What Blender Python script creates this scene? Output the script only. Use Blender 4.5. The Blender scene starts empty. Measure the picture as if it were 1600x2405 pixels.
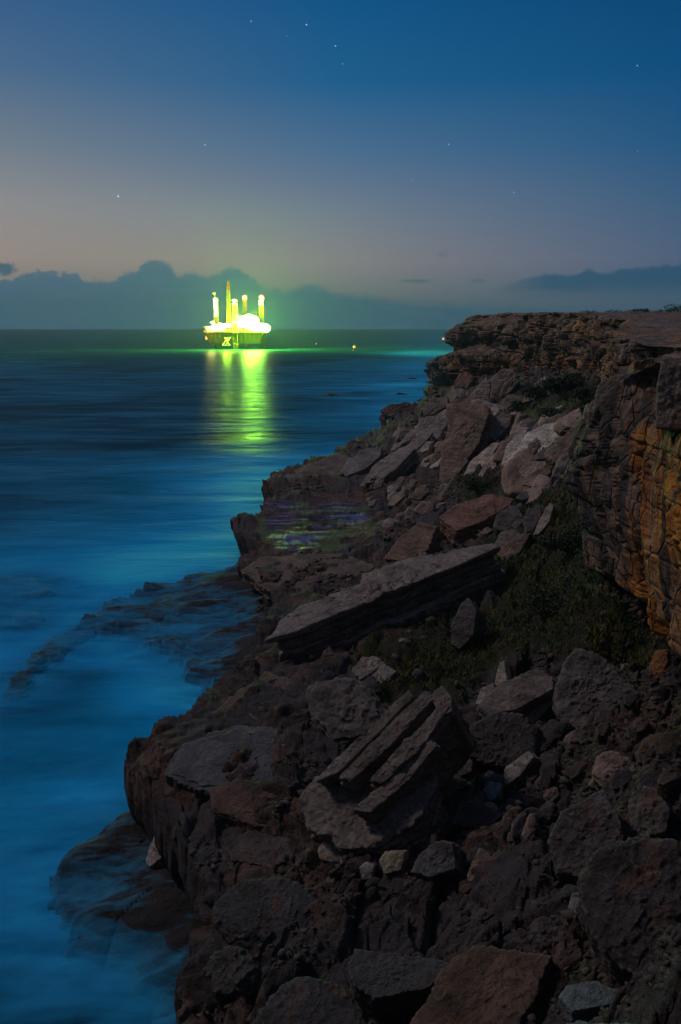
import bpy, bmesh, math, random
import numpy as np
from mathutils import Vector, Matrix

random.seed(7)
S = bpy.context.scene
COL = S.collection
PI = math.pi

# ------------------------------------------------------------------ camera
F, CX, CY = 1870.0, 800.0, 1202.5          # focal length and centre in photo pixels
HC = 25.0                                   # eye height above the sea
PITCH = math.atan((CY - 762.5) / F)         # camera tilted down so that the horizon sits high
CP, SP = math.cos(PITCH), math.sin(PITCH)
cam = bpy.data.objects.new("camera", bpy.data.cameras.new("camera"))
COL.objects.link(cam)
cam.data.sensor_fit = 'VERTICAL'
cam.data.sensor_height = 36.0
cam.data.lens = 36.0 * F / 2405.0
cam.data.clip_start = 0.1
cam.data.clip_end = 120000
cam.location = (0, 0, HC)
cam.rotation_euler = (PI / 2 - PITCH, 0, 0)
S.camera = cam


def ray(px, py):
    u, v = (px - CX) / F, (CY - py) / F
    return np.array([u, CP + v * SP, -SP + v * CP])


def Z(px, py, z):                            # point of that sight line at height z
    d = ray(px, py)
    t = (z - HC) / d[2]
    return np.array([0, 0, HC]) + d * t


def Y(px, py, y):                            # point of that sight line y metres out
    d = ray(px, py)
    return np.array([0, 0, HC]) + d * (y / d[1])


def to_px(x, y, z):
    dep = y * CP - (z - HC) * SP
    up = y * SP + (z - HC) * CP
    return CX + F * x / dep, CY - F * up / dep


def lin(*c):
    r = []
    for v in c:
        v /= 255.0
        r.append(v / 12.92 if v <= 0.04045 else ((v + 0.055) / 1.055) ** 2.4)
    return tuple(r) + (1.0,)


# ------------------------------------------------------------------ node helper
class NT:
    def __init__(self, tree):
        self.t = tree
        self.t.nodes.clear()

    def n(self, kind, inputs=None, **props):
        nd = self.t.nodes.new(kind)
        for k, v in props.items():
            setattr(nd, k, v)
        for k, v in (inputs or {}).items():
            self.put(nd, k, v)
        return nd

    def put(self, nd, k, v):
        s = nd.inputs[k]
        if hasattr(v, 'is_output'):
            self.t.links.new(v, s)
        elif hasattr(v, 'outputs'):
            self.t.links.new(v.outputs[0], s)
        else:
            if hasattr(s.default_value, '__len__') and not hasattr(v, '__len__'):
                v = [v] * len(s.default_value)
            s.default_value = v

    def math(self, op, a, b=0.0, c=0.0, clamp=False):
        return self.n('ShaderNodeMath', {0: a, 1: b, 2: c}, operation=op, use_clamp=clamp).outputs[0]

    def mr(self, v, a, b, c=0.0, d=1.0, smooth=False):
        return self.n('ShaderNodeMapRange', {0: v, 1: a, 2: b, 3: c, 4: d},
                      interpolation_type='SMOOTHSTEP' if smooth else 'LINEAR').outputs[0]

    def mix(self, f, a, b, mode='MIX'):
        nd = self.t.nodes.new('ShaderNodeMix')
        nd.data_type = 'RGBA'
        nd.blend_type = mode
        self.put(nd, 0, f)
        self.put(nd, 6, a)
        self.put(nd, 7, b)
        return nd.outputs[2]

    def ramp(self, f, stops, interp='LINEAR'):
        nd = self.n('ShaderNodeValToRGB', {0: f})
        cr = nd.color_ramp
        cr.interpolation = interp
        while len(cr.elements) < len(stops):
            cr.elements.new(0.5)
        for e, (p, c) in zip(cr.elements, stops):
            e.position = p
            e.color = c if len(c) == 4 else tuple(c) + (1,)
        return nd.outputs[0]

    def noise(self, vec, scale, detail=4, rough=0.55, dist=0.0):
        return self.n('ShaderNodeTexNoise', {'Vector': vec, 'Scale': scale, 'Detail': detail,
                                             'Roughness': rough, 'Distortion': dist}).outputs[0]

    def mapv(self, vec, scale=(1, 1, 1), rot=(0, 0, 0), loc=(0, 0, 0)):
        return self.n('ShaderNodeMapping', {'Vector': vec, 'Scale': scale, 'Rotation': rot, 'Location': loc}).outputs[0]


# ------------------------------------------------------------------ sky at dusk
world = bpy.data.worlds.new("World")
S.world = world
world.use_nodes = True
w = NT(world.node_tree)
dirv = w.n('ShaderNodeTexCoord').outputs['Generated']
sep = w.n('ShaderNodeSeparateXYZ', {0: dirv})
az = w.math('ARCTAN2', sep.outputs[0], sep.outputs[1])
el = w.math('ARCSINE', sep.outputs[2])
eld = w.math('MULTIPLY', el, 180 / PI)
azd = w.math('MULTIPLY', az, 180 / PI)
e01 = w.mr(eld, 0, 90)
D9 = lambda d: d / 90.0
left = w.ramp(e01, [(0, lin(120, 118, 116)), (D9(4.2), lin(164, 146, 140)), (D9(7.5), lin(148, 144, 148)),
                    (D9(11), lin(116, 128, 142)), (D9(15), lin(78, 108, 142)), (D9(21), lin(34, 86, 138)), (D9(40), lin(62, 90, 128)), (1, lin(74, 90, 118))])
mid = w.ramp(e01, [(0, lin(100, 108, 116)), (D9(4.2), lin(138, 126, 138)), (D9(7.5), lin(112, 120, 144)),
                   (D9(11), lin(76, 110, 146)), (D9(15), lin(28, 94, 142)), (D9(21), lin(0, 80, 134)), (D9(40), lin(52, 84, 126)), (1, lin(74, 90, 118))])
right = w.ramp(e01, [(0, lin(42, 84, 114)), (D9(4.2), lin(74, 94, 130)), (D9(7.5), lin(52, 90, 130)),
                     (D9(11), lin(20, 82, 130)), (D9(15), lin(0, 74, 124)), (D9(21), lin(0, 60, 112)), (D9(40), lin(40, 72, 116)), (1, lin(74, 90, 118))])
back = w.ramp(e01, [(0, lin(30, 30, 38)), (D9(12), lin(38, 38, 50)), (D9(35), lin(56, 60, 80)), (1, lin(74, 90, 118))])
c1 = w.mix(w.mr(azd, -24, 0, smooth=False), left, mid)
c2 = w.mix(w.mr(azd, 0, 24), c1, right)
absaz = w.math('ABSOLUTE', azd)
sky = w.mix(w.mr(absaz, 35, 110, smooth=True), c2, back)


# cloud bank low over the horizon: its top edge as a curve of elevation over azimuth
def azel(px, py):
    d = ray(px, py)
    return math.degrees(math.atan2(d[0], d[1])), math.degrees(math.asin(d[2] / np.linalg.norm(d)))


def fcurve(fac, pts, ymax):
    nd = w.n('ShaderNodeFloatCurve', {1: fac})
    cv = nd.mapping.curves[0]
    pts = sorted(pts)
    while len(cv.points) < len(pts):
        cv.points.new(0.5, 0.5)
    for p, (x, y) in zip(cv.points, pts):
        p.location = (x, y / ymax)
    nd.mapping.update()
    return w.math('MULTIPLY', nd.outputs[0], ymax)


cl = [(-60, 655), (0, 654), (30, 652), (55, 640), (80, 634), (110, 635), (140, 637), (165, 636), (188, 646), (205, 654),
      (262, 652), (285, 638), (310, 632), (327, 626), (336, 610), (355, 604), (378, 605), (395, 614), (408, 628), (420, 640), (436, 633),
      (460, 632), (485, 642), (505, 632), (525, 625), (545, 621), (570, 627), (590, 638), (606, 653), (640, 668), (684, 671), (700, 663),
      (725, 657), (755, 661), (790, 676), (850, 680), (960, 694), (1100, 700), (1250, 704), (1600, 706), (1700, 700)]
pts1 = []
for px, py in cl:
    a, e = azel(px, py)
    pts1.append(((a + 30) / 60, e))
az01 = w.mr(azd, -30, 30)
top1 = fcurve(az01, pts1, 10.0)
av = w.n('ShaderNodeCombineXYZ', {0: azd, 1: eld, 2: 0.0}).outputs[0]
nz1 = w.noise(av, 1.9, 8, 0.62, 0.3)
nz2 = w.noise(w.mapv(av, (0.35, 2.2, 1)), 1.0, 5, 0.6)
e1 = w.math('SUBTRACT', top1, eld)
e1 = w.math('ADD', e1, w.math('MULTIPLY', w.math('SUBTRACT', nz1, 0.5), 1.35))
soft = w.mr(azd, -20, 14, 0.22, 1.2)
m1 = w.math('DIVIDE', e1, soft)
m1 = w.mr(m1, 0, 1, smooth=True)
bank = w.mix(w.mr(azd, -22, 22), lin(70, 104, 134), lin(4, 78, 120))
bank = w.mix(w.mr(eld, 0, 3.2), w.mix(w.mr(azd, -22, 22), lin(50, 104, 136), lin(0, 72, 114)), bank)
bank = w.mix(w.math('MULTIPLY', w.mr(nz2, 0.4, 0.65), 0.4), bank, lin(88, 110, 132))
bank = w.mix(w.math('MULTIPLY', w.mr(nz1, 0.45, 0.6), w.mr(e1, 0.9, 0.1, 0, 0.35)), bank, lin(104, 118, 134))
sky = w.mix(w.math('MULTIPLY', m1, w.mr(absaz, 40, 60, 0.93, 0.35)), sky, bank)
cr = [(1140, 680), (1200, 660), (1250, 646), (1300, 638), (1340, 642), (1390, 628), (1420, 638), (1450, 630), (1500, 624), (1600, 616), (1700, 612)]
pts2 = [(((azel(*p)[0]) + 30) / 60, azel(*p)[1]) for p in cr]
pts2 += [(0.0, 0.0), ((azel(1120, 700)[0] + 30) / 60, 1.2)]
top2 = fcurve(az01, pts2, 10.0)
e2 = w.math('ADD', w.math('SUBTRACT', top2, eld), w.math('MULTIPLY', w.math('SUBTRACT', nz1, 0.5), 0.7))
m2 = w.mr(e2, 0.0, 0.3, smooth=True)
low2 = w.mr(w.math('ADD', eld, w.math('MULTIPLY', nz2, 0.9)), 1.9, 3.2, smooth=True)
m2 = w.math('MULTIPLY', w.math('MULTIPLY', m2, low2), w.mr(azd, 10, 14))
sky = w.mix(w.math('MULTIPLY', m2, 0.8), sky, lin(8, 72, 110))
# a few detached scraps of cloud
for (px, py, rx, ry, k) in [(8, 632, 1.0, 0.45, 0.9), (975, 660, 1.3, 0.16, 0.6), (1040, 598, 0.35, 0.22, 0.35), (1125, 660, 0.5, 0.2, 0.5)]:
    a, e = azel(px, py)
    dx = w.math('DIVIDE', w.math('SUBTRACT', azd, a), rx)
    dy = w.math('DIVIDE', w.math('SUBTRACT', eld, e), ry)
    r = w.math('SQRT', w.math('ADD', w.math('MULTIPLY', dx, dx), w.math('MULTIPLY', dy, dy)))
    r = w.math('ADD', r, w.math('MULTIPLY', w.math('SUBTRACT', nz1, 0.5), 1.6))
    sky = w.mix(w.math('MULTIPLY', w.mr(r, 1.0, 0.5, smooth=True), k), sky, lin(58, 94, 120) if px < 500 else lin(60, 92, 118))
bg = w.n('ShaderNodeBackground', {'Color': sky, 'Strength': 1.0})
w.n('ShaderNodeOutputWorld', {0: bg.outputs[0]})

# added soft warm lamp, high at the left front, to light the rocks
sun = bpy.data.objects.new("sun", bpy.data.lights.new("sun", 'SUN'))
sun.data.energy = 0.86
sun.data.angle = math.radians(9)
sun.data.color = (1.0, 0.79, 0.66)
sun.rotation_euler = (math.radians(44), 0, math.radians(-112))
COL.objects.link(sun)

S.view_settings.view_transform = 'Standard'
S.view_settings.look = 'None'
S.view_settings.exposure = 0.0
S.view_settings.gamma = 1.0
S.render.engine = 'CYCLES'
cy = S.cycles
cy.use_denoising = True
cy.max_bounces = 5
cy.diffuse_bounces = 2
cy.glossy_bounces = 2
cy.volume_bounces = 0
cy.transparent_max_bounces = 24
cy.sample_clamp_indirect = 3
cy.caustics_reflective = False
cy.caustics_refractive = False


# ------------------------------------------------------------------ numpy noise
def h3(ix, iy, iz, seed):
    with np.errstate(over='ignore'):
        n = (ix.astype(np.int64).astype(np.uint32) * np.uint32(374761393) + iy.astype(np.int64).astype(np.uint32) * np.uint32(668265263)
             + iz.astype(np.int64).astype(np.uint32) * np.uint32(2147483647 - 1274126177 % 65521) + np.uint32(seed * 144665 + 977))
        n = (n ^ (n >> np.uint32(13))) * np.uint32(1274126177)
        n = (n ^ (n >> np.uint32(16))) * np.uint32(2246822519)
        n = n ^ (n >> np.uint32(15))
    return n.astype(np.float64) / 4294967295.0


def vnoise(x, y, z, seed=0):
    xi, yi, zi = np.floor(x), np.floor(y), np.floor(z)
    fx, fy, fz = x - xi, y - yi, z - zi
    fx, fy, fz = [f * f * f * (f * (f * 6 - 15) + 10) for f in (fx, fy, fz)]
    r = 0
    for a in (0, 1):
        wa = fx if a else 1 - fx
        for b in (0, 1):
            wb = fy if b else 1 - fy
            for c in (0, 1):
                wc = fz if c else 1 - fz
                r = r + wa * wb * wc * h3(xi + a, yi + b, zi + c, seed)
    return r * 2 - 1


def fbm(x, y, z, octv=4, seed=0, gain=0.5, ridge=False):
    r, a, f = 0, 1.0, 1.0
    for k in range(octv):
        v = vnoise(x * f + 17.3 * k, y * f - 9.1 * k, z * f + 4.7 * k, seed + k)
        if ridge:
            v = 1 - 2 * np.abs(v)
        r = r + a * v
        a *= gain
        f *= 2.03
    return r


def cells(x, y, seed=0, jit=0.9):
    """nearest random cell: offset to its centre, its id hashes, and distance to the cell border"""
    xi, yi = np.floor(x), np.floor(y)
    f1 = np.full(x.shape, 9.0)
    f2 = np.full(x.shape, 9.0)
    bx = np.zeros(x.shape)
    by = np.zeros(x.shape)
    cx = np.zeros(x.shape)
    cyy = np.zeros(x.shape)
    zz = np.zeros(x.shape)
    for a in (-1, 0, 1):
        for b in (-1, 0, 1):
            px = xi + a + 0.5 + (h3(xi + a, yi + b, zz, seed) - 0.5) * jit
            py = yi + b + 0.5 + (h3(xi + a, yi + b, zz, seed + 11) - 0.5) * jit
            d = np.hypot(px - x, py - y)
            nw = d < f1
            f2 = np.where(nw, f1, np.minimum(f2, d))
            bx = np.where(nw, x - px, bx)
            by = np.where(nw, y - py, by)
            cx = np.where(nw, xi + a, cx)
            cyy = np.where(nw, yi + b, cyy)
            f1 = np.where(nw, d, f1)
    return bx, by, cx, cyy, f2 - f1


def facets(x, y, size, seed, tilt=0.7, crack=0.5, bias=(0, 0)):
    """tilted broken blocks, height in units of size"""
    bx, by, cx, cyy, e = cells(x / size, y / size, seed)
    z0 = np.zeros(x.shape)
    h = h3(cx, cyy, z0, seed + 3) * 0.6
    gx = (h3(cx, cyy, z0, seed + 5) - 0.5) * 2 * tilt + bias[0]
    gy = (h3(cx, cyy, z0, seed + 7) - 0.5) * 2 * tilt + bias[1]
    h = h + gx * bx + gy * by - crack * np.exp(-(e / 0.07) ** 2) * 0.5
    return h * size


def sst(v, a, b):
    t = np.clip((v - a) / (b - a), 0, 1)
    return t * t * (3 - 2 * t)


class RBF:
    def __init__(self, P, V, eps=0.0):
        self.P = np.array(P, float)
        V = np.array(V, float)
        n = len(V)
        K = np.hypot(*(self.P[:, None, :] - self.P[None, :, :]).transpose(2, 0, 1)) + eps * -np.eye(n)
        A = np.zeros((n + 3, n + 3))
        A[:n, :n] = K
        A[:n, n] = 1
        A[:n, n + 1:] = self.P
        A[n, :n] = 1
        A[n + 1:, :n] = self.P.T
        self.w = np.linalg.solve(A, np.concatenate([V, [0, 0, 0]]))

    def __call__(self, x, y):
        n = len(self.P)
        r = self.w[n] + self.w[n + 1] * x + self.w[n + 2] * y
        for i in range(n):
            r = r + self.w[i] * np.hypot(x - self.P[i, 0], y - self.P[i, 1])
        return r


def sdf(x, y, poly):
    """signed distance to a closed outline, positive inside"""
    P = np.array(poly)
    d = np.full(x.shape, 1e9)
    ins = np.zeros(x.shape, bool)
    for i in range(len(P)):
        a, b = P[i], P[(i + 1) % len(P)]
        ex, ey = b - a
        t = np.clip(((x - a[0]) * ex + (y - a[1]) * ey) / (ex * ex + ey * ey + 1e-12), 0, 1)
        d = np.minimum(d, np.hypot(x - a[0] - t * ex, y - a[1] - t * ey))
        c = ((a[1] > y) != (b[1] > y)) & (x < (b[0] - a[0]) * (y - a[1]) / (b[1] - a[1] + 1e-12) + a[0])
        ins ^= c
    return np.where(ins, d, -d)


# ------------------------------------------------------------------ mesh helpers
def mesh_np(name, co, faces, smooth=True):
    me = bpy.data.meshes.new(name)
    co = np.asarray(co, np.float32)
    faces = np.asarray(faces, np.int32)
    k = faces.shape[1]
    me.vertices.add(len(co))
    me.vertices.foreach_set('co', co.ravel())
    me.loops.add(faces.size)
    me.loops.foreach_set('vertex_index', faces.ravel())
    me.polygons.add(len(faces))
    me.polygons.foreach_set('loop_start', np.arange(0, faces.size, k, dtype=np.int32))
    me.update(calc_edges=True)
    me.validate()
    if smooth:
        me.polygons.foreach_set('use_smooth', np.ones(len(me.polygons), bool))
    return me


def link(name, me, mat=None, parent=None, loc=None):
    o = bpy.data.objects.new(name, me)
    COL.objects.link(o)
    if mat is not None and me is not None and not me.materials:
        me.materials.append(mat)
    if parent is not None:
        o.parent = parent
    if loc is not None:
        o.location = loc
    return o


def attr(me, name, v):
    a = me.attributes.new(name, 'FLOAT', 'POINT')
    a.data.foreach_set('value', np.asarray(v, np.float32))


def tag(o, label, cat, group=None, kind=None):
    o['label'] = label
    o['category'] = cat
    if group:
        o['group'] = group
    if kind:
        o['kind'] = kind
    return o


def grid_faces(nr, nc, keep=None):
    i = np.arange(nr * nc).reshape(nr, nc)
    f = np.stack([i[:-1, :-1], i[:-1, 1:], i[1:, 1:], i[1:, :-1]], -1).reshape(-1, 4)
    if keep is not None:
        k = keep.ravel()
        f = f[k[f].any(1)]
    return f


def compact(co, faces, attrs):
    used = np.unique(faces)
    m = np.full(len(co), -1)
    m[used] = np.arange(len(used))
    return co[used], m[faces], {k: v[used] for k, v in attrs.items()}


# ------------------------------------------------------------------ materials
def new_mat(name):
    m = bpy.data.materials.new(name)
    m.use_nodes = True
    return m, NT(m.node_tree)


def principled(t, **kw):
    b = t.n('ShaderNodeBsdfPrincipled', {k.replace('_', ' '): v for k, v in kw.items()})
    o = t.n('ShaderNodeOutputMaterial', {0: b.outputs[0]})
    return b


def make_rock_mat():
    m, t = new_mat("weathered_sandstone")
    tc = t.n('ShaderNodeTexCoord').outputs['Object']
    oi = t.n('ShaderNodeObjectInfo')
    rnd = t.math('MULTIPLY', oi.outputs['Random'], 60.0)
    v = t.n('ShaderNodeVectorMath', {0: tc, 1: rnd}, operation='ADD').outputs[0]
    base = oi.outputs['Color']
    bands = t.noise(t.mapv(v, (0.25, 0.25, 3.2)), 1.0, 5, 0.6, 0.3)
    n1 = t.noise(v, 0.8, 7, 0.62)
    n2 = t.noise(v, 4.5, 6, 0.65)
    fine = t.noise(v, 26.0, 4, 0.7)
    k = t.math('ADD', t.mr(n1, 0.32, 0.68, 0.45, 1.75), t.mr(bands, 0.35, 0.65, -0.28, 0.28))
    k = t.math('ADD', k, t.mr(fine, 0.3, 0.7, -0.45, 0.45))
    k = t.math('MAXIMUM', k, 0.2)
    col = t.n('ShaderNodeVectorMath', {0: base, 3: k}, operation='SCALE').outputs[0]
    rust = t.mr(t.noise(v, 1.3, 5, 0.6, 0.6), 0.56, 0.68)
    col = t.mix(t.math('MULTIPLY', rust, 0.45), col, (0.20, 0.085, 0.035, 1))
    lich = t.mr(n2, 0.50, 0.60)
    lich = t.math('MULTIPLY', lich, t.mr(n1, 0.42, 0.6))
    col = t.mix(t.math('MULTIPLY', lich, 0.75), col, (0.035, 0.035, 0.04, 1))
    pale = t.mr(t.noise(v, 2.6, 5, 0.7), 0.62, 0.72)
    col = t.mix(t.math('MULTIPLY', pale, 0.45), col, (0.36, 0.33, 0.31, 1))
    pnt = t.n('ShaderNodeNewGeometry').outputs['Pointiness']
    wear = t.math('MULTIPLY', t.mr(pnt, 0.515, 0.57), t.mr(n2, 0.35, 0.55))
    col = t.mix(t.math('MULTIPLY', wear, 0.6), col, t.mix(0.5, base, (0.42, 0.38, 0.35, 1)))
    hgt = t.math('ADD', t.math('MULTIPLY', n2, 0.6), t.math('MULTIPLY', fine, 0.35))
    hgt = t.math('ADD', hgt, t.math('MULTIPLY', bands, 0.7))
    pits = t.n('ShaderNodeTexVoronoi', {'Vector': v, 'Scale': 3.2}).outputs[0]
    hgt = t.math('ADD', hgt, t.math('MULTIPLY', t.mr(pits, 0.0, 0.35), 0.25))
    bmp = t.n('ShaderNodeBump', {'Height': hgt, 'Strength': 0.9, 'Distance': 0.22}).outputs[0]
    principled(t, Base_Color=col, Roughness=0.82, Normal=bmp)
    return m


def make_ground_mat():
    m, t = new_mat("ledge_rock")
    P = t.n('ShaderNodeNewGeometry').outputs['Position']
    A = lambda n: t.n('ShaderNodeAttribute', attribute_name=n).outputs['Fac']
    wash, wet, veg, red = A('wash'), A('wet'), A('veg'), A('red')
    n1 = t.noise(P, 0.35, 8, 0.6, 0.3)
    n2 = t.noise(P, 1.9, 7, 0.65)
    fine = t.noise(P, 14.0, 5, 0.7)
    lay = t.noise(t.mapv(P, (0.22, 0.22, 4.5)), 1.0, 5, 0.65, 0.5)
    flow = t.noise(t.mapv(P, (0.5, 2.2, 2.0), (0, 0, 0.35)), 1.0, 6, 0.65, 0.8)
    col = t.mix(t.mr(n1, 0.38, 0.62), (0.010, 0.010, 0.012, 1), (0.064, 0.045, 0.038, 1))
    redm = t.math('MULTIPLY', red, t.mr(n2, 0.38, 0.6))
    col = t.mix(redm, col, (0.095, 0.036, 0.020, 1))
    col = t.mix(t.math('MULTIPLY', t.mr(flow, 0.5, 0.62), 0.5), col, (0.17, 0.11, 0.085, 1))
    col = t.mix(t.math('MULTIPLY', t.mr(lay, 0.52, 0.6), 0.8), col, (0.014, 0.012, 0.014, 1))
    col = t.mix(t.math('MULTIPLY', t.mr(t.noise(P, 0.8, 7, 0.7), 0.55, 0.64), 0.6), col, (0.17, 0.155, 0.16, 1))
    big = t.noise(P, 0.22, 5, 0.6, 0.4)
    col = t.mix(t.math('MULTIPLY', t.mr(big, 0.50, 0.56), 0.6), col, (0.075, 0.078, 0.09, 1))
    col = t.mix(t.math('MULTIPLY', t.math('MULTIPLY', t.mr(big, 0.47, 0.42), t.mr(n2, 0.45, 0.55)), 0.6), col, (0.20, 0.125, 0.10, 1))
    col = t.mix(1.0, col, t.ramp(fine, [(0.25, (0.45, 0.45, 0.45)), (0.75, (1.35, 1.35, 1.35))]), 'MULTIPLY')
    hz_ = t.n('ShaderNodeSeparateXYZ', {0: P}).outputs[2]
    tide_shade = t.mr(t.math('ADD', hz_, t.math('MULTIPLY', n2, 1.2)), 3.3, 1.9)  # black tidal band, also painted as the shade under the overhanging edge
    col = t.mix(t.math('MULTIPLY', tide_shade, 0.8), col, (0.012, 0.013, 0.016, 1))
    soil = t.mix(t.mr(n2, 0.4, 0.6), (0.010, 0.014, 0.006, 1), (0.035, 0.034, 0.012, 1))
    col = t.mix(veg, col, soil)
    # sheets of foam and thin water on the washed shelves, and platform pools with sky sheen painted blue
    dr = t.noise(t.mapv(P, (0.35, 1.1, 0.4), (0, 0, -0.5)), 1.0, 6, 0.62, 0.7)
    wk = t.mr(t.math('ADD', wash, t.math('MULTIPLY', t.math('SUBTRACT', dr, 0.5), 1.5)), 0.32, 0.8)
    wk = t.math('MULTIPLY', wk, t.mr(wash, 0.02, 0.2))
    col = t.mix(t.math('MULTIPLY', wk, 0.93), col, (0.02, 0.26, 0.47, 1))
    pud = t.noise(t.mapv(P, (0.16, 0.75, 0.0), (0, 0, 0.06)), 1.0, 7, 0.78, 0.1)
    pk = t.mr(t.math('MULTIPLY', t.mr(pud, 0.44, 0.60), wet), 0.25, 0.85)
    col = t.mix(pk, col, (0.13, 0.15, 0.36, 1))
    rg = t.math('SUBTRACT', 0.88, t.math('MULTIPLY', pk, 0.42))
    rg = t.math('SUBTRACT', rg, t.math('MULTIPLY', wet, 0.12))
    hgt = t.math('ADD', t.math('MULTIPLY', n2, 0.9), t.math('MULTIPLY', fine, 0.3))
    hgt = t.math('ADD', hgt, t.math('MULTIPLY', lay, 0.6))
    dry = t.math('SUBTRACT', 1.0, t.math('MAXIMUM', pk, t.math('MULTIPLY', wk, 0.85)))
    bmp = t.n('ShaderNodeBump', {'Height': hgt, 'Strength': dry, 'Distance': 0.35}).outputs[0]
    principled(t, Base_Color=col, Roughness=rg, Normal=bmp, Specular_IOR_Level=t.math('SUBTRACT', 0.35, t.math('MULTIPLY', wet, 0.29)))
    return m


def make_cliff_mat():
    m, t = new_mat("streaked_cliff")
    P = t.n('ShaderNodeNewGeometry').outputs['Position']
    A = lambda n: t.n('ShaderNodeAttribute', attribute_name=n).outputs['Fac']
    org, flat, veg, dark = A('orange'), A('flat'), A('veg'), A('dark')
    streak = t.noise(t.mapv(P, (1.0, 1.0, 0.09)), 0.75, 7, 0.66, 0.5)
    st2 = t.noise(t.mapv(P, (1.0, 1.0, 0.14), loc=(9, 3, 1)), 0.55, 6, 0.6, 0.5)
    lay = t.noise(t.mapv(P, (0.12, 0.12, 2.2)), 1.0, 6, 0.62, 0.6)
    n1 = t.noise(P, 0.5, 8, 0.65, 0.4)
    fine = t.noise(P, 9.0, 6, 0.7)
    col = t.mix(t.mr(n1, 0.35, 0.65), (0.15, 0.112, 0.09, 1), (0.31, 0.245, 0.20, 1))
    o = t.mix(t.mr(n1, 0.4, 0.62), (0.36, 0.12, 0.018, 1), (0.60, 0.27, 0.045, 1))
    om = t.math('MULTIPLY', t.math('ADD', org, 0.25), t.mr(st2, 0.42, 0.56))
    col = t.mix(t.math('MINIMUM', t.math('ADD', om, t.math('MULTIPLY', org, 0.45)), 1.0), col, o)
    blk = t.mr(t.math('SUBTRACT', streak, t.math('MULTIPLY', org, 0.05)), 0.465, 0.52)
    blk = t.math('MULTIPLY', blk, t.math('SUBTRACT', 1.0, t.math('MULTIPLY', flat, 0.75)))
    col = t.mix(t.math('MULTIPLY', blk, 0.88), col, (0.028, 0.028, 0.032, 1))
    col = t.mix(t.math('MULTIPLY', t.mr(lay, 0.56, 0.61), 0.5), col, (0.03, 0.025, 0.025, 1))
    col = t.mix(t.math('MULTIPLY', t.mr(t.noise(t.mapv(P, (1.3, 1.3, 0.35)), 1.1, 5, 0.7), 0.6, 0.68), 0.6), col, (0.37, 0.32, 0.29, 1))
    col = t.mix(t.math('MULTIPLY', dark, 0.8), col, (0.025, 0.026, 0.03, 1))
    col = t.mix(1.0, col, t.ramp(fine, [(0.25, (0.5, 0.5, 0.5)), (0.75, (1.3, 1.3, 1.3))]), 'MULTIPLY')
    col = t.mix(veg, col, (0.02, 0.018, 0.012, 1))
    hgt = t.math('ADD', t.math('MULTIPLY', n1, 1.2), t.math('MULTIPLY', fine, 0.25))
    hgt = t.math('ADD', hgt, t.math('MULTIPLY', lay, 0.45))
    hgt = t.math('ADD', hgt, t.math('MULTIPLY', streak, 0.25))
    ck = t.n('ShaderNodeTexVoronoi', {'Vector': t.mapv(P, (1, 1, .55)), 'Scale': 0.9, 'Randomness': 1.0}, feature='DISTANCE_TO_EDGE').outputs[0]
    hgt = t.math('ADD', hgt, t.math('MULTIPLY', t.mr(ck, 0.0, 0.05), 0.6))
    bmp = t.n('ShaderNodeBump', {'Height': hgt, 'Strength': 0.9, 'Distance': 0.4}).outputs[0]
    principled(t, Base_Color=col, Roughness=0.85, Normal=bmp)
    return m


def make_sea_mat():
    m, t = new_mat("sea_water")
    P = t.n('ShaderNodeNewGeometry').outputs['Position']
    foam = t.n('ShaderNodeAttribute', attribute_name='foam').outputs['Fac']
    d1 = t.noise(t.mapv(P, (0.035, 0.10, 1), (0, 0, 0.12)), 1.0, 6, 0.6, 0.6)
    d2 = t.noise(t.mapv(P, (0.16, 0.42, 1), (0, 0, -0.25)), 1.0, 6, 0.6, 0.9)
    f = t.math('ADD', foam, t.math('MULTIPLY', t.math('SUBTRACT', d1, 0.5), 0.55))
    f = t.math('ADD', f, t.math('MULTIPLY', t.math('SUBTRACT', d2, 0.5), 0.35))
    f = t.mr(f, 0.0, 1.0)
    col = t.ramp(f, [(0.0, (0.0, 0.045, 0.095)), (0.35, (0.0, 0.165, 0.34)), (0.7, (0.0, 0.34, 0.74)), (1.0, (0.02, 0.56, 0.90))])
    wv = t.noise(t.mapv(P, (0.03, 0.09, 1), (0, 0, 0.08)), 1.0, 4, 0.5, 0.6)
    wv2 = t.noise(t.mapv(P, (0.5, 1.3, 1), (0, 0, 0.1)), 1.0, 4, 0.6)
    hgt = t.math('ADD', t.math('MULTIPLY', wv, 1.3), t.math('MULTIPLY', wv2, 0.12))
    bmp = t.n('ShaderNodeBump', {'Height': hgt, 'Strength': 0.8, 'Distance': 1.4}).outputs[0]
    rg = t.mr(f, 0.05, 0.6, 0.30, 0.5)
    df = t.n('ShaderNodeBsdfDiffuse', {'Color': col, 'Normal': bmp})
    gl = t.n('ShaderNodeBsdfGlossy', {'Color': (0.75, 0.9, 1.0, 1), 'Roughness': rg, 'Normal': bmp})
    fc = t.n('ShaderNodeLayerWeight', {'Blend': 0.5, 'Normal': bmp}).outputs['Facing']
    k = t.math('ADD', 0.015, t.math('MULTIPLY', t.math('POWER', fc, 4.0), t.mr(f, 0.15, 0.9, 0.085, 0.075)))
    k = t.math('MULTIPLY', k, t.mr(d1, 0.35, 0.65, 0.5, 1.3))
    mx = t.n('ShaderNodeMixShader', {0: k, 1: df.outputs[0], 2: gl.outputs[0]})
    t.n('ShaderNodeOutputMaterial', {0: mx.outputs[0]})
    return m


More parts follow.
